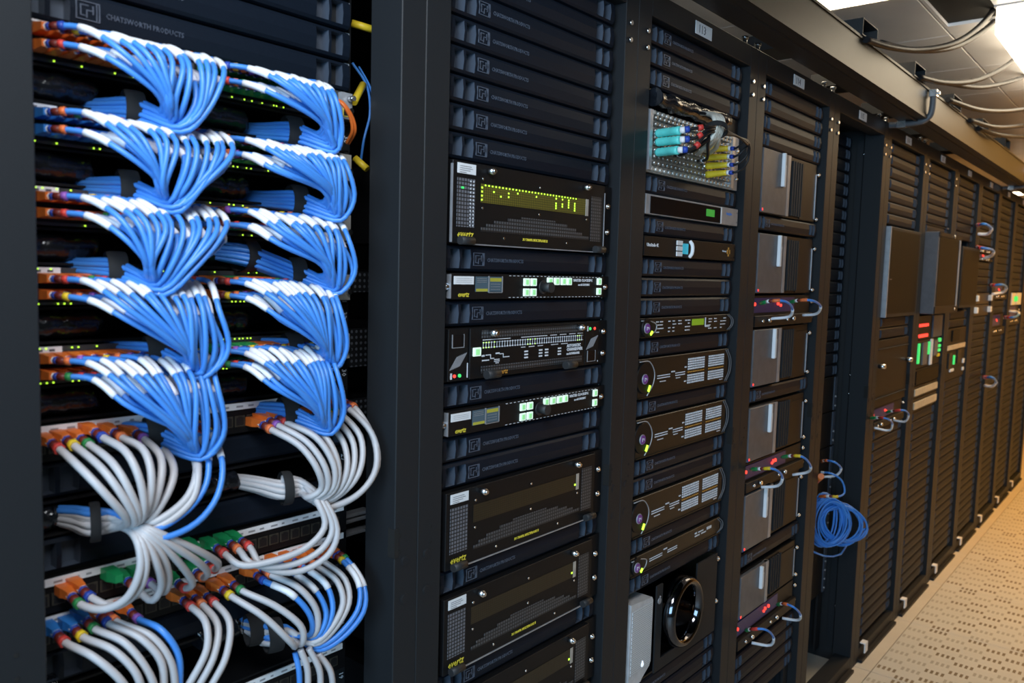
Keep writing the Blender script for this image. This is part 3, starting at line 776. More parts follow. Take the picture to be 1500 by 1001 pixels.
# white tower front and black cylinder computer in rack 113
t = empty('equipment_shelf', (PITCH, 0, zz(30)), 'dark shelf holding the white and the cylindrical computer', 'shelf')
part('tray', t, m_gear, B((-.006, .45, -.004, .45, .001, .006))); part('back_sheet', t, m_inside, B((-.006, .45, .44, .45, .006, 5*U-.002)))
part('side_bracket', t, m_tray, B((.428, .434, -.006, .30, .006, 5*U-.010)))
ear_screws(t, 0, (.446,), (.080, .195), r=.006)
t = empty('tower_computer', (PITCH, 0, zz(30)+.006), 'white perforated computer front standing on the shelf', 'computer')
def plate(bm):
    vs_ = [(-.004, .000), (.050, .006), (.056, .012), (.086, .030), (.0925, .040), (.0925, .186), (.088, .194), (-.004, .201)]
    a = [bm.verts.new((x, -.016, z)) for x, z in vs_]; b = [bm.verts.new((x, .30, z)) for x, z in vs_]
    bm.faces.new(a).material_index = 0; bm.faces.new(b[::-1])
    for i in range(len(vs_)): bm.faces.new((a[i], b[i], b[(i+1) % len(vs_)], a[(i+1) % len(vs_)])).material_index = 0
    bmesh.ops.recalc_face_normals(bm, faces=bm.faces)
part('case', t, mat('white aluminium', (.62, .63, .66), .35, metal=.15), plate)
part('mesh_grille', t, m_alup, B((.002, .086, -.0172, -.0158, .036, .184)))
part('power_mark', t, mat('blue white lamp', (.7, .8, 1), .5, emit=(.75, .85, 1), est=.9), lambda bm: (cyl(bm, (.052, -.0178, .046), 'y', .0052, .0016, 10), cyl(bm, (.052, -.0178, .0525), 'y', .0026, .0016, 8)))
t = empty('cylinder_computer', (PITCH+.225, -.02, zz(30)+.126), 'glossy black cylindrical computer lying with its round opening forward', 'computer')
def cylcomp(bm):
    pr = [(.30, .080), (.02, .084), (-.005, .084), (-.018, .080), (-.024, .072), (-.018, .064), (.0, .060), (.12, .056), (.12, .0)]
    seg = 40; rings = [[bm.verts.new((r*math.cos(a), y, r*math.sin(a)*1.04)) for a in (2*math.pi*i/seg for i in range(seg))] for y, r in pr[:-1]]
    for A, C in zip(rings, rings[1:]):
        for i in range(seg): bm.faces.new((A[i], A[(i+1) % seg], C[(i+1) % seg], C[i])).smooth = True
    bm.faces.new(rings[0]); bm.faces.new(rings[-1])
    bmesh.ops.recalc_face_normals(bm, faces=bm.faces)
m_chrome = mat('black chrome', (.10, .10, .11), .08, metal=1.0, var=.02)
part('shell', t, m_chrome, cylcomp)
part('fan_core', t, m_gear2, lambda bm: [cyl(bm, (0, .10, 0), 'y', .022, .03, 16)]+[bmesh.ops.create_cube(bm, size=1, matrix=Matrix.Rotation(i*math.pi/9, 4, 'Y') @ Matrix.Translation((.037, .10, 0)) @ Matrix.Diagonal((.030, .02, .002, 1))) for i in range(18)])
part('front_plate', t, m_inside, B((-.115, -.0875, .004, .008, -.118, .092), (.0875, .20, .004, .008, -.118, .092), (-.0875, .0875, .004, .008, -.118, -.090)))
part('plate_mark', t, m_silver, lambda bm: (cyl(bm, (-.104, .003, .055), 'y', .0075, .002, 14), cyl(bm, (-.101, .003, .064), 'y', .0022, .002, 8)))

# ================================================================== patch cable rack: switches, managers, patch panels
RY = .085                       # front face of the patch gear
PX0 = -.572; PP = .0183         # first port, port pitch
def portx(c): return PX0 + c*PP
LPI = [.0148, .0158, .0150, .0138, .0140]; RPI = [.0114, .0134, .0136, .0126, .0122]
def swx(c, row): return -.566+c*LPI[row] if c < 12 else -.370+(c-12)*RPI[row]
RN = ['topmost', 'second', 'third', 'fourth', 'lowest']
SWN = [3, 5, 7, 9, 11]
for i, n in enumerate(SWN):
    t = empty('network_switch', (0, RY, zz1(n+1)), 'network switch feeding the %s pair of blue cable bundles' % RN[i], 'switch', 'network switches')
    h = U
    part('chassis', t, m_switch, B((-.588, -.128, .002, .30, .001, h-.001)), key='sw_ch')
    part('port_block', t, m_gear, B((swx(0, i)-.009, swx(11, i)+.0088, -.001, .002, .004, h-.007), (swx(12, i)-.0088, swx(23, i)+.010, -.001, .002, .004, h-.007)))
    part('end_label', t, m_white, B((-.586, -.545, -.0012, .002, h-.0075, h-.001)), key='sw_lab')
    part('label_marks', t, m_ink, B(*[(x, x+.006, -.0016, -.001, h-.006, h-.0035) for x in (-.572, -.559)]), key='sw_mk')
    bm = bmesh.new(); rnd = random.Random(i)
    for c in range(24):
        for zq in (.0015, ) if i < 2 else (.0015, h-.0035):
            for dx in (-.004, .003):
                if rnd.random() < .40: box(bm, swx(c, i)+dx, swx(c, i)+dx+.0017, -.0018, -.001, zq, zq+.0017)
    q = obj('port_lamps', fin(bm, 'port_lamps', m_ledg), t); q['kind'] = 'stuff'
    if i == 0:
        s = part('uplink_plate', t, m_silver, B((-.150, -.130, -.006, .002, .003, h-.003)))
        part('uplink_port', s, m_port, B((-.147, -.138, -.0066, -.0055, .008, .016))); part('uplink_rim', s, m_yel, B((-.1475, -.1465, -.007, -.0055, .006, .018), (-.1475, -.137, -.007, -.0055, .006, .007)))
        part('latch_knob', s, m_steel, lambda bm: cyl(bm, (-.137, -.012, h-.012), 'y', .004, .014, 10))
    else:
        part('end_plate', t, m_cream, B((-.150, -.129, -.004, .002, .003, h-.003)))
    part('rack_screw', t, m_steel, lambda bm: cyl(bm, (-.133, -.006, h*.35), 'y', .0045, .006, 10))
MGN = [4, 6, 8, 10, 12, 15, 20]
for i, n in enumerate(MGN):
    hh = 2 if n == 20 else 1
    t = empty('cable_manager', (0, RY, zz1(n+hh)), 'black horizontal cable manager, %s from the top in the leftmost rack' % ORD[i+1], 'cable manager', 'cable managers')
    h = hh*U
    part('back_plate', t, m_inside, B((-.588, -.128, .150, .155, .001, h-.001)))
    part('floor_lip', t, m_gear, B((-.588, -.128, .005, .150, .001, .004), (-.588, -.128, .005, .150, h-.004, h-.001)))
    rnd = random.Random(n)
    for a, b in ((-.586, -.548 if n in (15, 20) else -.500), (-.375, -.312 if n in (15, 20) else -.300)):
        def duct(bm):
            m_ = 12; pts = [Vector((a+(b-a)*j/m_, .018+rnd.uniform(-.002, .002), (h*.5 if hh == 1 else at(350, 914, .1).z-zz1(22))+rnd.uniform(-.0015, .0015))) for j in range(m_+1)]
            tube(bm, pts, [h*.36*(1+rnd.uniform(-.06, .06)) if hh == 1 else .018 for _ in pts], 14)
        part('sleeve', t, m_wrap, duct)
def port_mesh(bm):
    box(bm, -.0076, .0076, -.0012, .004, -.0075, .0075, 0); box(bm, -.0058, .0058, -.0016, -.0010, -.0058, .0052, 1); box(bm, -.0030, .0030, -.0016, -.0010, .0050, .0066, 1)
PORT = mesh('port', port_mesh, [m_jack, m_port])
PPN = [13, 17, 18, 22]
for i, n in enumerate(PPN):
    t = empty('patch_bay', (0, RY, zz1(n+1)), ['patch panel of orange plugs with the uppermost white label strip', 'patch panel with green plugs and a row of empty ports', 'patch panel with blue plugs at its left end', 'lowest patch panel, cut by the bottom edge'][i], 'patch panel', 'patch panels')
    h = U
    part('plate', t, m_gear, B((-.588, -.128, .001, .008, .001, h-.001)), key='pp_pl')
    s = part('label_strip', t, m_white, B((-.586, -.135, -.0012, .001, h-.0105, h-.0015)), key='pp_st')
    rnd = random.Random(n)
    part('strip_print', s, m_silver, B(*[(portx(c)-.006, portx(c)-.006+rnd.uniform(.004, .011), -.0015, -.0011, h-.0075, h-.0050) for c in range(24)]))
    for c in range(24): obj('port', PORT, t, (portx(c), .001, .0175))

# ------------------------------------------------------------------ plugs and cables
def boot_mesh(bm):
    secs = [(0, .0064, .0056), (-.014, .0064, .0056), (-.019, .0052, .0050), (-.029, .0040, .0040)]
    R = [[bm.verts.new((sx*w, y, sz*hh)) for sx, sz in ((-1, -1), (1, -1), (1, 1), (-1, 1))] for y, w, hh in secs]
    for a, b in zip(R, R[1:]):
        for j in range(4): bm.faces.new((a[j], a[(j+1) % 4], b[(j+1) % 4], b[j]))
    bm.faces.new(R[0]); bm.faces.new(R[-1][::-1]); bmesh.ops.recalc_face_normals(bm, faces=bm.faces)
BOOT = {}
for c_, m_ in (('o', m_bo), ('g', m_bg), ('b', m_bb)): BOOT[c_] = mesh('plug_boot|'+c_, boot_mesh, m_)
RINGS = [m_mred, m_myel, m_mgrn, m_mblu, m_morg, m_mpur, m_mred, m_morg]
def cable(name, pts, r, jacket, label, group, boot=None, bscale=1., bands=True, sleeve=None, seed=0, per=7, n=30, s0=.026):
    """one cable (jacket mesh) with its plug boot, marker bands and label sleeve as parts"""
    pa = Path(pts, per); Lc = pa.l[-1]
    o0 = pa.p[0].copy()
    st = s0 if boot else 0.
    bm = bmesh.new(); tube(bm, [q-o0 for q in pa.sub(st, Lc, n)], r, 7)
    o = obj(name, fin(bm, name, jacket), None, o0); tag(o, label, 'cable', group)
    if boot:
        b = obj('plug_boot', BOOT[boot], o); b.scale = (bscale,)*3
        e = st
        if bands:
            rg = RINGS[seed % len(RINGS)]
            bm = bmesh.new(); rb = r*1.28
            for k_, (a, c, mi) in enumerate(((0, .004, 0), (.004, .008, 1), (.008, .017, 2), (.017, .023, 3))):
                tube(bm, [q-o0 for q in pa.sub(e+a*bscale, e+c*bscale, 2)], rb*(1.12 if mi == 3 else 1), 7, mi)
            obj('marker_bands', fin(bm, 'marker_bands', [m_white, m_mblu, m_mbrown, rg]), o)
    if sleeve:
        bm = bmesh.new(); tube(bm, [q-o0 for q in pa.sub(sleeve[0], sleeve[1], 5)], r*1.22, 8)
        obj('label_sleeve', fin(bm, 'label_sleeve', m_sleeve), o)
    return o
def strap(loc, axis, ra, label, w=.021, group='straps round the cable bundles', rz=None):
    bm = bmesh.new(); ax = Vector(axis).normalized()
    pts = [ax*(-w/2), ax*(-w/2), ax*(w/2), ax*(w/2)]
    tube(bm, [ax*(-w/2)+ax*(w*j/4) for j in range(5)], [ra*.97, ra, ra, ra, ra*.97], 20, cap=False)
    tube(bm, [ax*(w/2)-ax*(w*j/4) for j in range(5)], [ra*.90]*5, 20, cap=False)
    o = obj('cable_strap', fin(bm, 'cable_strap', m_strap), None, loc)
    return tag(o, label, 'strap', group)

# hexagonal packing of a 24 cable bundle, sorted from top to bottom
RB = .0034
HEX = []
for j in range(-4, 5):
    for i in range(-4, 5):
        y = (i+(.5 if j % 2 else 0))*RB*1.9; z = j*RB*1.65
        HEX.append((math.hypot(y, z), y, z))
HEX.sort(); HEX = sorted([(z, y) for _, y, z in HEX[:24]], reverse=True)
STR = {(0, 'left'): (205, 163), (0, 'right'): (436, 196), (1, 'left'): (197, 279), (1, 'right'): (443, 296), (2, 'left'): (180, 398), (2, 'right'): (441, 402),
       (3, 'left'): (236, 520), (3, 'right'): (436, 512), (4, 'left'): (236, 638), (4, 'right'): (430, 606)}
def bootcol(row, side, c, r):
    rnd = random.Random(row*100+c*7+r)
    if row == 0: return 'o' if side == 'left' else 'g'
    if row == 1: return 'b' if side == 'left' else ('g' if c < 8 else 'b')
    if row == 4 and side == 'right': return 'g' if c < 6 else 'o'
    if side == 'right' and row in (2, 3): return 'g' if c in (2, 3) else 'o'
    return 'o'
cid = 0
S2 = at(358, 374, .075)
for row in range(5):
    for side in ('left', 'right'):
        S = at(*STR[row, side], .045)
        rnd = random.Random(row*10+(side == 'left'))
        order = 0
        for c in range(12):
            for r in range(2):
                col = c+(12 if side == 'right' else 0)
                xp = swx(col, row); zp = zz1(SWN[row])-(.0135 if r == 0 else .0315)
                t = c/11; cid += 1
                z_, y_ = HEX[min(23, c*2+r)]
                jx, jy, jz = (rnd.uniform(-1, 1) for _ in range(3))
                up = 1 if r == 0 else 0
                ex = min(S.x-.002+.044*t, max(S.x-.002, xp+.010))
                P = [Vector((xp, RY, zp)), Vector((xp+.003, RY-.032, zp-.0005)),
                     Vector((xp+.028-.014*t+.003*jx, .024+.003*jy, zp-.004+.002*up+.002*jz)),
                     Vector((xp+.050*(1-t)+.006*t+.003*jx, -.006-.010*up+.003*jy, zp+(S.z-zp)*(.36+.04*jz)+.003*up)),
                     Vector((ex+.002+.006*t+.003*jx, -.012-.006*up+.002*jy, S.z+.008-.005*t+.004*jz)),
                     Vector((S.x+.006+.020*t, .008-.010*t+y_*.5, S.z-.006-.014*t+z_*.4)),
                     S+Vector((-.008, .004+y_, z_))]
                if (row, side) == (2, 'right'):
                    P += [S.lerp(S2, .5)+Vector((0, .004+y_, z_)), S2+Vector((0, y_, z_)), S2+Vector((-.04, .03+y_*.6, z_*.8+.006))]
                else:
                    P += [S+Vector((-.030, .050+y_*.7, z_*.75+.003)), S+Vector((-.060, .105+y_*.5, z_*.65+.006))]
                sl = .068+.005*jx
                cable('patch_cable', P, RB, m_blue, 'blue patch cable, %s from left in %s row, %s %s bundle' % (ORD[c+1], 'upper' if r == 0 else 'lower', RN[row], side),
                      'blue patch cables', boot=bootcol(row, side, c, r), bands=True, sleeve=(sl, sl+.032), seed=cid*3+row, per=5, n=36)
        strap(S+Vector((-.006, .006, 0)), (1, -.25, 0), .0235, 'black strap round the %s %s bundle of blue cables' % (RN[row], side))
strap(S2, (1, .2, 0), .0235, 'black strap further left on the third right blue bundle')

# ------------------------------------------------------------------ grey and loose blue cables under the blue bundles
RG = .0046
def gcable(pix, label, group, boot=None, jacket=None, r=RG, sleeve=None, seed=0, start=True, tail=(), bands=True):
    pts = [at(*q) for q in pix]
    if start:
        p = pts[0]; pts = [Vector((p.x-.002, RY, p.z+.006)), Vector((p.x-.001, RY-.022, p.z+.005))]+pts
    pts += [Vector(q) for q in tail]
    j = jacket or m_greyc
    return cable('patch_cable', pts, r, j, label, group, boot=boot, bscale=1.05, bands=bands, sleeve=sleeve, seed=seed, per=7, n=36)
ST1 = at(152, 766, .035); ST2 = at(430, 716, .035); ST3 = at(408, 932, .03)
def tl(S, i, n, dx=.05):
    a = (i+.5)/n-.5; T = {1: Vector((-.552, .103, zz1(15.5))), 2: Vector((-.316, .103, zz1(15.5))), 3: at(350, 914, .100)}[1 if S is ST1 else 2 if S is ST2 else 3]
    return [S+Vector((.012, .004*math.sin(i*2.4), .020*a)), S+Vector((-.010, .012+.007*math.cos(i*2.4), .030*a)), S.lerp(T, .6)+Vector((0, .007*math.cos(i*2.4), .024*a)), T+Vector((0, .006*math.cos(i*2.4), .018*a))]
G1 = [[(88, 659, .035), (122, 690, -.01), (158, 728, -.03), (186, 762, -.02)], [(110, 654, .035), (150, 688, -.012), (180, 728, -.03), (198, 764, -.02)],
      [(131, 652, .035), (166, 680, -.012), (190, 720, -.03), (203, 762, -.02)], [(152, 642, .035), (186, 664, -.012), (206, 708, -.03), (208, 760, -.02)],
      [(180, 642, .035), (212, 662, -.01), (222, 704, -.028), (210, 757, -.015)], [(212, 644, .035), (236, 672, -.008), (234, 712, -.022), (214, 757, -.01)],
      [(238, 655, .035), (255, 690, -.004), (242, 730, -.015), (210, 768, -.008)], [(272, 650, .035), (288, 690, -.006), (272, 732, -.018), (218, 768, -.012)], [(282, 655, .030), (290, 692, -.010), (281, 733, -.02), (226, 774, -.015)]]
for i, p in enumerate(G1): gcable(p, 'grey cable, %s from left under the uppermost patch panel' % ORD[i+1], 'grey cables of the left loom', 'o', seed=i, tail=tl(ST1, i, 11))
GB = [[(293, 640, .03), (305, 668, .0), (301, 712, -.015), (270, 752, -.02), (214, 780, -.015)], [(308, 634, .03), (326, 682, -.01), (316, 732, -.025), (280, 772, -.03), (218, 790, -.02)]]
for i, p in enumerate(GB): gcable(p, ['inner', 'outer'][i]+' blue cable looping beside the left grey loom', 'loose blue cables', 'o', m_blue, .0038, sleeve=(.060, .098), seed=i, tail=tl(ST1, 9+i, 11))
strap(ST1+Vector((-.006, .010, 0)), (1, -.35, 0), .0235, 'black strap round the left grey cable loom', w=.011)
K1 = at(196, 772, -.012)
GD = [([(118, 886, .035), (150, 893, .01), (186, 876, -.015), (206, 830, -.03), (200, 790, -.02)], 'o'), ([(134, 876, .035), (168, 889, .008), (202, 866, -.015), (214, 825, -.03), (204, 788, -.02)], 'o'),
      ([(200, 862, .035), (222, 880, .012), (236, 860, -.008), (228, 822, -.028), (208, 786, -.02)], 'g'), ([(222, 856, .035), (240, 868, .01), (247, 845, -.01), (236, 812, -.025), (210, 784, -.02)], 'g'),
      ([(270, 862, .04), (282, 856, .015), (268, 832, -.012), (240, 802, -.025), (213, 780, -.02)], 'g'), ([(296, 846, .04), (304, 840, .015), (288, 822, -.012), (250, 798, -.025), (216, 778, -.02)], 'g'), ([(312, 834, .04), (320, 827, .015), (300, 812, -.010), (262, 794, -.022), (220, 776, -.02)], 'g')]
for i, (p, b) in enumerate(GD): gcable(p, 'grey cable, %s from left rising from the lower patch panels' % ORD[i+1], 'grey cables of the left loom', b, seed=i+2, tail=tl(ST1, i+2, 11)[:2])
G2 = [[(398, 630, .035), (440, 654, .0), (466, 690, -.02), (470, 718, -.012), (452, 729, .0)], [(408, 624, .035), (452, 650, -.002), (478, 690, -.022), (478, 718, -.015), (456, 731, .0)], [(420, 620, .035), (464, 642, -.002), (490, 686, -.022), (485, 718, -.015), (458, 732, .0)],
      [(442, 618, .035), (478, 642, .0), (496, 686, -.02), (488, 720, -.015), (460, 734, .0)], [(474, 614, .035), (503, 648, .0), (508, 690, -.018), (492, 722, -.012), (462, 734, .002)], [(484, 608, .035), (516, 645, .0), (517, 690, -.018), (496, 724, -.012), (464, 736, .002)],
      [(494, 603, .035), (528, 640, .0), (527, 690, -.018), (502, 722, -.012), (466, 738, .002)], [(512, 600, .035), (545, 636, .005), (553, 682, -.012), (528, 722, -.012), (474, 741, .0)], [(520, 598, .035), (549, 648, .0), (549, 692, -.018), (520, 728, -.015), (472, 743, .0)]]
for i, p in enumerate(G2): gcable(p, 'grey cable, %s from left in the right grey loom' % ORD[i+1], 'grey cables of the right loom', 'o', seed=i+4, tail=tl(ST2, i, 12))
strap(ST2+Vector((-.006, .010, 0)), (1, -.35, 0), .0240, 'black strap round the right grey cable loom', w=.013)
G3 = [[(330, 812, .035), (352, 828, .015), (400, 822, -.005), (452, 800, -.02), (476, 770, -.022), (466, 738, -.01)], [(350, 806, .035), (368, 826, .012), (425, 828, -.008), (470, 806, -.022), (487, 776, -.025), (474, 740, -.012)], [(366, 802, .035), (384, 830, .010), (435, 838, -.01), (480, 814, -.025), (494, 782, -.028), (480, 742, -.014)]]
for i, p in enumerate(G3): gcable(p, 'grey cable sweeping from green plugs to the right loom, %s from top' % ORD[i+1], 'grey cables of the right loom', 'g', seed=i+6, tail=tl(ST2, 9+i, 12)[:2])
for j, (x, y) in enumerate(((272, 812), (292, 806), (178, 850))):
    p = at(x, y, .045); bm = bmesh.new(); o = tag(obj('plug_boot_cover', BOOT['g'], None, (p.x, RY, p.z)), 'spare green plug boot in the lower patch panel, %s from the right' % ORD[j+1], 'plug', 'spare green plugs'); o.scale = (1.18,)*3
G4 = [([(96, 942, .035), (136, 962, .0), (176, 996, -.02), (196, 1030, -.02)], 'b', m_greyc), ([(122, 934, .035), (166, 953, .0), (200, 988, -.02), (210, 1030, -.02)], 'b', m_greyc), ([(140, 922, .035), (184, 943, .0), (222, 994, -.02), (228, 1030, -.015)], 'b', m_greyc),
      ([(160, 914, .035), (208, 937, .0), (236, 970, -.015), (240, 1030, -.015)], 'o', m_greyc), ([(170, 911, .035), (222, 933, .0), (250, 970, -.015), (258, 1030, -.012)], 'o', m_greyc), ([(204, 908, .035), (236, 923, .002), (261, 960, -.012), (261, 1030, -.01)], 'o', m_blue),
      ([(281, 890, .035), (301, 912, .0), (303, 950, -.015), (272, 1012, -.012)], 'o', m_greyc), ([(297, 887, .035), (319, 917, .0), (313, 962, -.015), (286, 1014, -.012)], 'o', m_greyc), ([(315, 884, .035), (336, 912, .0), (331, 962, -.015), (303, 1016, -.012)], 'o', m_greyc)]
for i, (p, b, j) in enumerate(G4): gcable(p, '%s cable, %s from left hanging below the blue plugs' % ('grey' if j is m_greyc else 'blue', ORD[i+1]), 'hanging cables at bottom left', b, j, RG if j is m_greyc else .0042, seed=i)
G5 = [([(339, 874, .035), (384, 902, .0), (420, 935, -.018), (432, 948, -.010)], m_greyc), ([(355, 866, .035), (405, 889, .0), (442, 920, -.018), (442, 944, -.010)], m_greyc), ([(388, 852, .035), (426, 870, .004), (454, 902, -.01), (455, 930, -.005)], m_blue), ([(398, 843, .035), (436, 860, .002), (464, 896, -.012), (460, 930, -.006)], m_greyc),
      ([(424, 836, .035), (462, 865, .002), (478, 902, -.012), (462, 934, -.006)], m_blue), ([(444, 831, .035), (478, 857, .002), (487, 898, -.012), (464, 937, -.006)], m_blue), ([(462, 829, .035), (494, 852, .002), (502, 888, -.014), (462, 941, -.006)], m_greyc), ([(474, 823, .035), (506, 850, .002), (510, 888, -.014), (463, 944, -.006)], m_greyc),
      ([(503, 823, .035), (526, 857, .0), (522, 898, -.016), (466, 948, -.006)], m_blue), ([(508, 820, .035), (534, 862, .0), (530, 902, -.018), (468, 953, -.006)], m_blue)]
for i, (p, j) in enumerate(G5): gcable(p, '%s cable, %s from left in the bottom right loom' % ('grey' if j is m_greyc else 'blue', ORD[i+1]), 'bottom right loom cables', 'o', j, RG if j is m_greyc else .0040, sleeve=(.062, .100) if j is m_blue else None, seed=i+1, tail=tl(ST3, i, 10))
strap(ST3+Vector((-.004, .008, 0)), (1, -.3, 0), .0235, 'black strap round the bottom right mixed loom')
strap(at(372, 922, .065), (1, -.3, 0), .0225, 'second black strap further left on the bottom right loom')
G6 = [([(432, 956, .0), (438, 985, -.008), (438, 1030, -.01)], m_blue), ([(440, 952, -.006), (450, 980, -.012), (450, 1030, -.012)], m_greyc), ([(452, 950, -.006), (468, 983, -.014), (468, 1030, -.012)], m_greyc), ([(466, 958, -.004), (484, 984, -.012), (488, 1030, -.01)], m_greyc)]
for i, (p, j) in enumerate(G6): gcable(p, '%s cable dropping below the bottom right loom, %s from left' % ('grey' if j is m_greyc else 'blue', ORD[i+1]), 'cables dropping below the loom', None, j, RG if j is m_greyc else .004, start=False)
# orange fibre leaving the first switch, and loose wiring behind the rail
for i in range(2):
    cable('fibre_cable', [at(488+i*3, 148-i*2, .07), at(500+i*2, 151, .055), at(513+i*3, 172, .05), at(516+i*4, 192, .055), at(508+i*3, 210, .075)], .0026, m_bo, 'orange fibre cable beside the first switch, %s strand' % ['inner', 'outer'][i], 'orange fibre cables')
cable('wire', [at(516, 92, .16), at(537, 125, .15), at(542, 165, .15), at(533, 205, .15), at(528, 240, .16)], .0022, m_blue, 'thin blue wire hanging behind the leftmost rack', 'wires behind the rail')
cable('wire', [at(526, 98, .17), at(541, 125, .15), at(547, 145, .14)], .0018, m_blue, 'short blue wire near the rack side', 'wires behind the rail')
for (a, b, lab) in (((515, 34), (545, 43), 'yellow cable bundle behind the top of the leftmost rack'), ((532, 124), (518, 150), 'yellow wrapped cable piece behind the orange fibre'), ((520, 232), (538, 248), 'yellow cable end behind the second right bundle')):
    bm = bmesh.new(); p0, p1 = at(*a, .15), at(*b, .13); tube(bm, [p0, p0.lerp(p1, .5), p1], .0060, 10); tag(obj('yellow_cable', fin(bm, 'yellow_cable', m_bye)), lab, 'cable')
for (x0, y0, x1, y1, lab) in ((517, 398, 544, 428, 'perforated dark sheet inside beside the fourth bundle'), (512, 482, 538, 536, 'perforated dark sheet inside beside the lowest bundle'), (512, 586, 540, 606, 'lower perforated dark sheet inside the leftmost rack')):
    a, b = at(x0, y0, .17), at(x1, y1, .17); bm = bmesh.new(); box(bm, 0, b.x-a.x, 0, .004, b.z-a.z, 0)
    tag(obj('perforated_sheet', fin(bm, 'perforated_sheet', m_perf), None, a), lab, 'sheet')
for i, (y, hgt) in enumerate(((756, 6), (764, 5), (783, 10))):
    a = at(506, y, .15); b = at(543, y+14, .15); bm = bmesh.new(); box(bm, 0, b.x-a.x, 0, .02, -.006, 0, bev=.001)
    tag(obj('shelf_rail', fin(bm, 'shelf_rail', m_silver), None, a), 'grey metal bar inside the leftmost rack, %s from top' % ORD[i+1], 'rail', 'metal bars behind the rail')

# ================================================================== connectors and cables on the cream panel of rack 113
def seg_obj(name, pts, rad, material, parent=None, sides=10):
    bm = bmesh.new(); o0 = Vector(pts[0]) if parent is None else parent.location
    tube(bm, [Vector(p)-o0 for p in pts], rad, sides)
    o = obj(name, fin(bm, name, material), parent, o0 if parent is None else (0, 0, 0)); return o
KN = at(1050, 190, -.12)
CY = [((963, 195.5), (997, 191)), ((963, 208.5), (997, 205)), ((963, 223.5), (994, 220))]
for i, (a, b) in enumerate(CY):
    p0, p1 = at(*a, -.020), at(*b, -.085)
    path = [p0, p0.lerp(p1, .5), p1, at(b[0]+22, b[1]-3, -.11), at(1035, 186+i*5, -.125), KN+Vector((0, 0, .01-.006*i)), at(1046, 172, -.10), at(1030, 166, -.05), at(1015, 165, -.01)]
    pa = Path(path, 7); o0 = p0; bm = bmesh.new(); L0 = (p1-p0).length
    tube(bm, [q-o0 for q in pa.sub(L0*.9, pa.l[-1], 26)], .0032, 7); o = obj('coaxial_cable', fin(bm, 'coaxial_cable', m_blackc), None, o0)
    tag(o, 'black coaxial cable with cyan boot, %s from top on the cream panel' % ORD[i+1], 'cable', 'coaxial cables with cyan boots')
    bm = bmesh.new(); tube(bm, [q-o0 for q in pa.sub(0, L0, 12)], [.0085+(.0008 if j % 2 else 0) for j in range(13)], 12); obj('boot', fin(bm, 'boot', m_bcy), o)
    bm = bmesh.new(); tube(bm, [q-o0 for q in pa.sub(L0, L0+.009, 2)], .0070, 10, 0); tube(bm, [q-o0 for q in pa.sub(L0+.009, L0+.018, 2)], .0070, 10, 1); tube(bm, [q-o0 for q in pa.sub(L0+.036, L0+.046, 2)], .0062, 10, 2)
    obj('marker_bands', fin(bm, 'marker_bands', [m_white, m_mblu, m_mred]), o)
    bm = bmesh.new(); tube(bm, [p0-o0+Vector((0, .014, 0)), p0-o0], .0052, 10); obj('plug_tip', fin(bm, 'plug_tip', m_steel), o)
YE = [((1034, 219), (1067, 217.5)), ((1035, 231), (1066, 229.5)), ((1035, 243.5), (1066, 241.5)), ((1035, 256), (1065, 253))]
for i, (a, b) in enumerate(YE):
    p0, p1 = at(*a, -.020), at(*b, -.070)
    path = [p0, p0.lerp(p1, .5), p1, at(b[0]+14, b[1]-1, -.095), at(b[0]+24+i*1.5, b[1]-12, -.11), at(1095+i, 212, -.12), at(1080, 200, -.125), KN+Vector((.01, 0, -.004+.004*i)), at(1052, 180, -.11), at(1036, 170, -.06)]
    pa = Path(path, 7); o0 = p0; bm = bmesh.new(); L0 = (p1-p0).length
    tube(bm, [q-o0 for q in pa.sub(L0*.9, pa.l[-1], 26)], .0026, 7); o = obj('coaxial_cable', fin(bm, 'coaxial_cable', m_blackc), None, o0)
    tag(o, 'thin dark coaxial cable with yellow boot, %s from top' % ORD[i+1], 'cable', 'coaxial cables with yellow boots')
    bm = bmesh.new(); tube(bm, [q-o0 for q in pa.sub(0, L0, 8)], [.0085-.0003*j for j in range(9)], 12); obj('boot', fin(bm, 'boot', m_bye), o)
    bm = bmesh.new(); tube(bm, [q-o0 for q in pa.sub(L0, L0+.007, 2)], .0056, 10, 0); tube(bm, [q-o0 for q in pa.sub(L0+.007, L0+.016, 2)], .0050, 10, 1)
    obj('marker_bands', fin(bm, 'marker_bands', [m_white, m_mblu]), o)
    bm = bmesh.new(); tube(bm, [p0-o0+Vector((0, .014, 0)), p0-o0], .0052, 10); obj('plug_tip', fin(bm, 'plug_tip', m_steel), o)
m_creamc = mat('cream cable jacket', (.66, .65, .58), .45)
for i in range(5):
    e = [(1018, 217), (1028, 217), (1022, 226), (1033, 221), (1040, 224)][i]
    pts = [at(e[0], e[1], -.03), at(e[0]+10, e[1]-9, -.085), at(1042+i*3, 203-i, -.12), KN+Vector((-.012+.007*i, -.004, .002)), at(1047+i*3, 176, -.12), at(1040+i*2, 168, -.08), at(1026+i*2, 166, -.03)]
    cable('coaxial_cable', pts, .0050, m_creamc, 'cream coaxial cable in the tied knot, %s from left' % ORD[i+1], 'cream coaxial cables', n=26)
strap(KN, (.5, .2, 1), .024, 'dark tie round the knot of cream cables', w=.012, group=None)
for i, e in enumerate([(990, 228), (1004, 224), (1022, 236)]):
    pts = [at(e[0], e[1], -.02), at(e[0]+14, e[1]-4, -.08), at(1034+i*2, 206, -.115), KN+Vector((-.01, .004, -.012))]
    cable('coaxial_cable', pts, .0034, m_blackc, 'black coaxial cable with blue band, %s from left below the cyan boots' % ORD[i+1], 'lower coaxial cables', n=18, sleeve=(.035, .05))

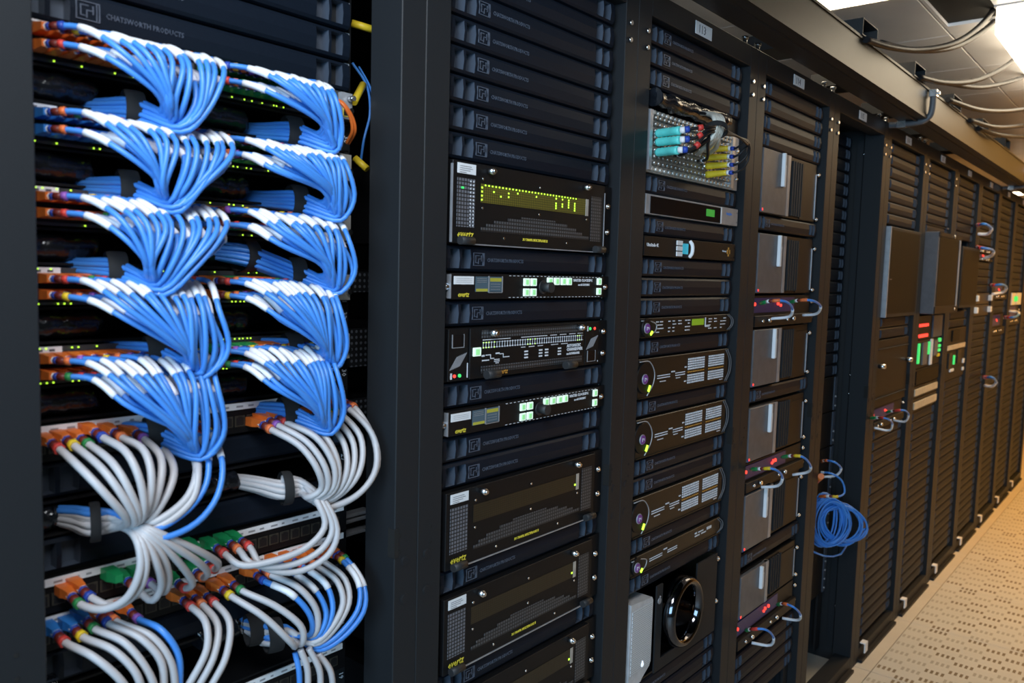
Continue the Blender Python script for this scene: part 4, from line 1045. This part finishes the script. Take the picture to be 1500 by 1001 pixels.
# ================================================================== looped jumpers with coloured plugs
def jumper(pix, label, y0, boot=m_bg, ring=m_morg, r=.0033, group='blue jumper loops', sl=.36):
    n = len(pix)
    pts = [at(p[0], p[1], y0-.085*math.sin(math.pi*min(1, (i+.15)/(n-.6)))) for i, p in enumerate(pix)]
    pa = Path(pts, 8); o0 = pts[0]; L = pa.l[-1]
    bm = bmesh.new(); tube(bm, [q-o0 for q in pa.sub(L*.22, L*(1-sl*.6), 18)], r, 8)
    o = obj('jumper_cable', fin(bm, 'jumper_cable', m_blue), None, o0); tag(o, label, 'cable', group)
    bm = bmesh.new(); tube(bm, [q-o0 for q in pa.sub(0, L*.15, 4)], [r*1.1, r*1.7, r*1.7, r*1.6, r*1.4], 8); obj('plug_boot', fin(bm, 'plug_boot', boot), o)
    bm = bmesh.new(); tube(bm, [q-o0 for q in pa.sub(L*.15, L*.19, 2)], r*1.5, 8, 0); tube(bm, [q-o0 for q in pa.sub(L*.19, L*.23, 2)], r*1.35, 8, 1); tube(bm, [q-o0 for q in pa.sub(L*.23, L*.30, 3)], r*1.45, 8, 2)
    obj('marker_bands', fin(bm, 'marker_bands', [m_white, m_mbrown, ring]), o)
    bm = bmesh.new(); tube(bm, [q-o0 for q in pa.sub(L*(1-sl), L, 8)], r*1.25, 8); obj('label_sleeve', fin(bm, 'label_sleeve', m_sleeve), o)
    return o
jumper([(1113, 445), (1130, 441), (1147, 441), (1160, 450), (1156, 464), (1130, 467)], 'blue jumper loop with green plug, upper left one among the workstations', -.012)
jumper([(1157, 443), (1172, 440), (1187, 440), (1202, 449), (1196, 460), (1176, 462)], 'blue jumper loop with green plug, upper right one among the workstations', -.012)
jumper([(1100, 688), (1117, 687), (1132, 687), (1146, 699), (1139, 712), (1115, 714)], 'blue jumper loop with yellow band, middle left one among the workstations', -.012, ring=m_myel)
jumper([(1145, 670), (1161, 668), (1174, 669), (1187, 682), (1183, 692), (1161, 696)], 'blue jumper loop with yellow band, middle right one among the workstations', -.012, ring=m_myel)
jumper([(1092, 924), (1104, 922), (1119, 922), (1133, 934), (1127, 946), (1101, 942)], 'blue jumper loop with red band, lower left one among the workstations', -.012, ring=m_mred)
jumper([(1138, 886), (1150, 885), (1161, 889), (1172, 900), (1168, 909), (1146, 906)], 'blue jumper loop with orange band, lower right one among the workstations', -.012)
jumper([(1275, 613), (1288, 612), (1297, 613), (1307, 620), (1302, 631), (1281, 627)], 'blue jumper loop, left one under the first monitor', -.012, ring=m_mred)
jumper([(1298, 604), (1311, 602), (1322, 601), (1331, 608), (1325, 618), (1309, 616)], 'blue jumper loop, right one under the first monitor', -.012, ring=m_mred)
jumper([(1203, 676), (1212, 675), (1222, 677), (1232, 688), (1224, 697), (1205, 699)], 'blue jumper loop with orange plug above the coil', .06, boot=m_bo)
jumper([(1199, 728), (1213, 727), (1226, 728), (1237, 722), (1234, 706), (1218, 694), (1203, 692)], 'blue cable arching above the coil with orange plug', .06, boot=m_bo, ring=m_myel, sl=.05)
p = at(1201, 701, -.01); seg_obj('plug_boot_cover', [at(1194, 705, .03), at(1203, 698, -.03)], [.012, .010], m_bo); bpy.context.view_layer.update()
tag(bpy.data.objects['plug_boot_cover.003'] if 'plug_boot_cover.003' in bpy.data.objects else bpy.data.objects['plug_boot_cover'], 'thick orange plug above the blue coil', 'plug')
# far jumpers
FJ = [([(1431, 330), (1436, 329), (1442, 328), (1452, 337), (1446, 343), (1432, 343)], 'blue jumper loop, uppermost in the far racks'), ([(1431, 362), (1436, 363), (1443, 364), (1455, 368), (1452, 375), (1440, 379)], 'blue jumper loop, second highest in the far racks'),
      ([(1452, 418), (1457, 418), (1464, 417), (1474, 421), (1470, 428), (1454, 431)], 'blue jumper loop, third highest in the far racks'), ([(1441, 553), (1447, 553), (1453, 553), (1459, 561), (1453, 566), (1442, 565)], 'blue jumper loop, lowest in the far racks'),
      ([(1472, 465), (1478, 465), (1484, 465), (1491, 462), (1490, 457), (1478, 456)], 'blue jumper loop close to the right edge')]
for p, lab in FJ: jumper(p, lab, -.012, r=.0065, ring=m_mred, boot=m_mred, sl=.26)

# ================================================================== rack 114
def workstation(n0, n1, label):
    t, h = unit('workstation', 2, n0, n1, label, 'workstation', 'grey workstations among the grey workstations')
    part('case', t, m_gear, B((-.006, .425, -.004, .42, .002, h-.002)))
    part('side_cover', t, m_grey, B((-.006, .186, -.016, -.004, .004, h-.004), bev=.0015))
    part('handle', t, m_white, B((.120, .130, -.026, -.016, h*.46, h-.004), bev=.0015)); part('handle', t, m_sleeve, B((.136, .143, -.022, -.016, h*.46, h*.80), bev=.001))
    part('cover_edge', t, m_silver, B((.168, .187, -.0165, -.004, .004, h-.004)))
    for i in range(5): part('vent_slat', t, m_inside, B((.225+i*.018, .233+i*.018, -.010, -.004, .010, h-.012)))
    for i in range(4): part('indicator', t, m_print, lambda bm: cyl(bm, (.198, -.006, .016+i*.012), 'y', .0035, .004, 8))
    part('lamp_red', t, m_ledr, B((.000, .007, -.0168, -.0158, .008, .014))); part('lamp_blue', t, m_mblu, B((-.006, -.001, -.0168, -.0158, .006, .013)))
    part('side_bracket', t, m_gear, B((.300, .420, -.006, -.004, .004, h-.02)))
    part('bracket_edge', t, m_alu, B((.4190, .4212, -.0085, -.004, .012, h-.030)))
    ear_screws(t, h, (.440,), (.012, h-.030), r=.0055)
for i, (a, b) in enumerate(((1, 5), (6.1, 9.9), (12, 15.7), (16.85, 20.4), (22.35, 26.1), (27.55, 30.5))): workstation(a, b, 'grey workstation with white handle, %s from the top among the grey workstations' % ORD[i+1])
m_bluegl = mat('dark blue glow', (.008, .008, .06), .4, emit=(.02, .02, .35), est=.05)
def plug_unit(k, n0, n1, label, y=0., reds=(.005, .17)):
    t, h = unit('plug_unit', k, n0, n1, label, 'switch unit', 'plug units with jumper loops', y)
    part('body', t, m_gear, B((-.006, .43, -.004, .25, .002, h-.002)))
    part('blue_strip', t, m_bluegl, B((.0, .30, -.006, -.004, h*.45, h-.008)))
    part('lower_lip', t, m_gear, B((-.006, .43, -.016, -.004, .002, h*.36), bev=.001))
    for x in reds: part('red_lamp', t, m_ledr, lambda bm: cyl(bm, (x, -.008, h*.72), 'y', .005, .005, 10))
    part('red_lamp', t, m_ledr, lambda bm: cyl(bm, (.19, -.008, h*.66), 'y', .004, .005, 10))
    for x in (.06, .24):
        part('jack', t, m_steel, lambda bm: cyl(bm, (x+.02, -.020, h*.22), 'y', .0055, .012, 10))
        part('jack', t, m_steel, lambda bm: cyl(bm, (x-.02, -.018, h*.2), 'y', .004, .008, 8))
    ear_screws(t, h, (.440,), (h*.2, h*.75), r=.0055)
plug_unit(2, 9.95, 11.95, 'plug unit with two jumper loops, uppermost among the grey workstations')
plug_unit(2, 20.45, 22.3, 'plug unit with two jumper loops, middle one among the grey workstations', reds=(.005, .20, .215))
plug_unit(2, 30.55, 32.5, 'plug unit with red lamps, lowest among the grey workstations', reds=(.005, .20, .225))

# ================================================================== open rack 115
X3 = PITCH*3
for i, (xa, xb, y) in enumerate(((1243, 1261, 221), (1222, 1240, 572), (1222, 1240, 603), (1200, 1217, 935), (1199, 1210, 962))):
    a, b = at(xa, y, .22), at(xb, y+1, .22); t = empty('brace_bar', a, 'pale toothed brace inside the open rack, %s from top' % ORD[i+1], 'brace', 'toothed braces')
    part('bar', t, m_white, B((0, b.x-a.x, 0, .02, -.010, .004))); part('teeth', t, m_white, B(*[(.02+j*.04, .03+j*.04, 0, .01, .004 if i in (0, 3) else -.026, .022 if i in (0, 3) else -.010) for j in range(4)]))
t = empty('inner_channel', (X3, 0, 0), 'grey punched inner channel on the right side of the open rack', 'channel')
part('channel_web', t, m_post, B((.500, .528, .060, .085, .06, ZT+.13), (.490, .528, .16, .19, .06, ZT+.13)))
part('punched_holes', t, m_dark, B(*[(.4893, .4905, .168, .180, zz(n)-.008, zz(n)+.008) for n in range(-2, 40, 1)]))
part('channel_screws', t, m_steel, lambda bm: [cyl(bm, (.497, .058, zz(n)), 'y', .005, .006, 8) for n in (-1.7, 17, 18.6, 37.5)])
# equipment rows lower in the open rack
for i, (n0, n1) in enumerate(((17, 20), (20, 23), (23, 31), (31, 36))):
    t, h = unit('recessed_unit', 3, n0, n1, 'dark recessed unit in the open rack, %s below the blank panels' % ORD[i+1], 'rack unit', 'recessed units', .095)
    part('front', t, m_gear, B((-.006, .44, -.006, .2, .002, h-.002), bev=.001)); part('ear_edge', t, m_blanklit, B((.415, .440, -.010, -.006, .004, h-.004)))
    part('front_marks', t, m_silver, lambda bm: [cyl(bm, (.425, -.012, .02+j*.035), 'y', .004, .004, 8) for j in range(max(1, int(h/.05)))])
# blue coil
rnd = random.Random(11); pts = []
c1, c2 = at(1210, 764, .03), at(1234, 768, -.01)
turns = 26; tlast = None
par = [(rnd.random(), rnd.random(), rnd.random(), rnd.random(), rnd.random()) for _ in range(turns+2)]
for i in range(turns*12+1):
    a = 2*math.pi*i/12; k_ = i//12; f = i/12-k_
    v5 = [par[k_][j]*(1-f)+par[k_+1][j]*f for j in range(5)]; q = i/12/turns
    w = 0 if q < .55 else min(1, (q-.55)*6)
    c = c1.lerp(c2, w)+Vector((.022*(v5[0]-.5), .05*(v5[1]-.5)*(1-w*.6), .022*(v5[2]-.5)))
    u_ = Vector((.75, -.66, 0)) if w > .5 else Vector((.80*(v5[4]*.8+.4), -.55, .0)).normalized()
    ra = (.050+.020*v5[3])*(1+.35*w); rb = .078+.022*v5[1]-.022*w
    pts.append(c+u_*(ra*math.cos(a))+Vector((0, 0, rb*math.sin(a)-.016*w*math.cos(a))))
pts += [at(1246, 790, -.02), at(1232, 812, -.02), at(1208, 815, .0), at(1186, 806, .02)]
bm = bmesh.new(); o0 = c1.copy(); tube(bm, [p-o0 for p in catmull(pts, 2)], .0032, 6)
tag(obj('coiled_cable', fin(bm, 'coiled_cable', m_blue), None, o0), 'blue cable wound into a loose coil in the open rack', 'cable coil')

# ================================================================== far racks
t = empty('monitor', (PITCH*4, 0, zz(12)), 'flat dark monitor, the nearer of the two', 'monitor', 'rack monitors'); h = 7.8*U
part('case', t, m_post, B((-.004, .445, -.030, -.004, 0, h), bev=.002)); part('screen', t, m_mongl, B((.016, .430, -.0308, -.0295, .014, h-.012))); part('bezel_edge', t, m_silver, B((-.006, .004, -.032, -.004, 0, h)))
part('mark', t, m_silver, B((.02, .05, -.0312, -.0305, h*.42, h*.42+.002)))
t = empty('monitor', (PITCH*5, 0, zz(12)), 'thick monitor box jutting forward on a swing mount', 'monitor', 'rack monitors'); h = 8.1*U
part('case', t, mat('monitor side grey', (.085, .085, .10), .5), B((.012, .47, -.066, -.004, 0, h), bev=.003)); part('screen', t, m_mongl, B((.030, .425, -.0675, -.0655, .035, h-.022))); part('bezel_top', t, m_gear, B((.014, .47, -.069, -.0655, h-.020, h-.001))); part('bezel_bottom', t, m_gear, B((.014, .47, -.069, -.0655, .001, .033)))
part('edge_strip', t, m_silver, B((.426, .436, -.070, -.0655, .03, h-.02)))
part('button', t, m_steel, lambda bm: cyl(bm, (.40, -.071, .017), 'y', .006, .004, 8)); part('top_button', t, m_steel, lambda bm: cyl(bm, (.30, -.071, h-.01), 'y', .008, .004, 8))
t = empty('monitor', (PITCH*6, 0, zz(11.6)), 'plain dark panel just past the thick monitor', 'monitor', 'rack monitors'); h = 6.8*U
part('case', t, m_post, B((-.02, .40, -.055, -.004, 0, h), bev=.003)); part('screen', t, m_mongl, B((.0, .385, -.0562, -.0545, .014, h-.014)))
def far_unit(k, n0, n1, label, parts_, cat='rack unit', front=m_gear):
    t, h = unit('rack_unit', k, n0, n1, label, cat, 'rack units in the far racks')
    part('front', t, front, B((-.006, .447, -.010, .2, .002, h-.002), bev=.001))
    for nm, m_, bx in parts_: part(nm, t, m_, B(*[(a, b, -.016, -.009, c*h, d_*h) for a, b, c, d_ in bx]))
    return t, h
t, h = far_unit(4, 14, 20, 'black drawer with two bright knobs under the first monitor', [('seam', m_inside, [(0, .44, .13, .14), (0, .44, .86, .87)])], 'drawer', m_gear)
for x in (.03, .43): part('knob', t, m_steel, lambda bm: (cyl(bm, (x, -.022, h*.62), 'y', .009, .026, 12), cyl(bm, (x+.012, -.016, h*.60), 'y', .006, .012, 10)))
plug_unit(4, 20, 22, 'plug unit with jumper loops under the black drawer')
far_unit(5, 12.2, 14.7, 'dark unit with two orange-red lit bars under the thick monitor', [('lit_bar', m_ledr, [(.02, .17, .55, .66), (.02, .17, .12, .24)]), ('side_panel', m_blanklit, [(.26, .44, .05, .95)])])
far_unit(5, 14.7, 17.6, 'unit with green lamps and pale strips beneath the red bars', [('pale_strip', m_sleeve, [(.245, .28, .05, .98)]), ('grey_card', m_grey, [(.10, .18, .12, .9), (.31, .38, .35, .9)]), ('green_strip', m_ledgr, [(.02, .045, .2, .9), (.20, .225, .45, .9)]), ('green_lamp', m_ledgr, [(.40, .44, .82, .96), (.40, .44, .62, .72), (.40, .44, .46, .56)]), ('amber_lamp', m_bye, [(.39, .43, .28, .38)])])
far_unit(5, 17.6, 19.3, 'dark reddish unit above the two pale bars', [('tint', m_mongl, [(.01, .43, .1, .9)])])
m_bar = mat('pale bar', (.55, .46, .34), .5)
far_unit(5, 19.3, 20.6, 'upper pale bar under the green lamp unit', [('bar', m_bar, [(.01, .43, .25, .75)])]); far_unit(5, 20.6, 22, 'lower pale bar under the green lamp unit', [('bar', m_bar, [(.01, .43, .25, .75)])])
far_unit(5, 3, 3.2, 'thin filler strip above the thick monitor', [('edge', m_blanklit, [(.4, .43, .1, .9)])])
far_unit(6, 14, 16.5, 'unit with a pale ledge in the rack behind the monitors', [('ledge', m_bar, [(.0, .42, .02, .22)]), ('dark_disc', m_mongl, [(.10, .26, .4, .9)])])
far_unit(6, 16.5, 20, 'unit with small amber and green lights in the rack behind the monitors', [('amber_strip', m_tray, [(.05, .12, .4, .9), (.25, .33, .5, .95)]), ('green_strip', m_ledgr, [(.17, .19, .5, .8)]), ('white_lamp', m_print, [(.10, .18, .28, .36), (.40, .43, .2, .3), (.40, .43, .45, .6)])])
plug_unit(7, 4, 5, 'far plug unit, upper of the blue looped pair'); plug_unit(7, 5, 6, 'far plug unit, lower of the blue looped pair')
for i, n in enumerate((10, 11.5)):
    t, h = far_unit(7, n, n+1.5, 'far drawer with white end handles, %s one' % ['upper', 'lower'][i], [], 'drawer', m_con)
    for x in (.01, .41): part('handle', t, m_white, B((x, x+.03, -.030, -.010, h*.3, h*.8), bev=.002))
plug_unit(8, 9, 11, 'far plug unit with red lamp and blue loop'); plug_unit(8, 13, 16, 'lower far plug unit with dark blue loop')
t, h = far_unit(9, 10, 12, 'far unit with white framed green screen at the right edge', [('frame', m_white, [(.05, .20, .05, .95), (.25, .44, .05, .95)]), ('green_screen', m_ledgr, [(.13, .30, .3, .7)])])
plug_unit(9, 12, 15, 'far plug unit near the right edge with red plugs')
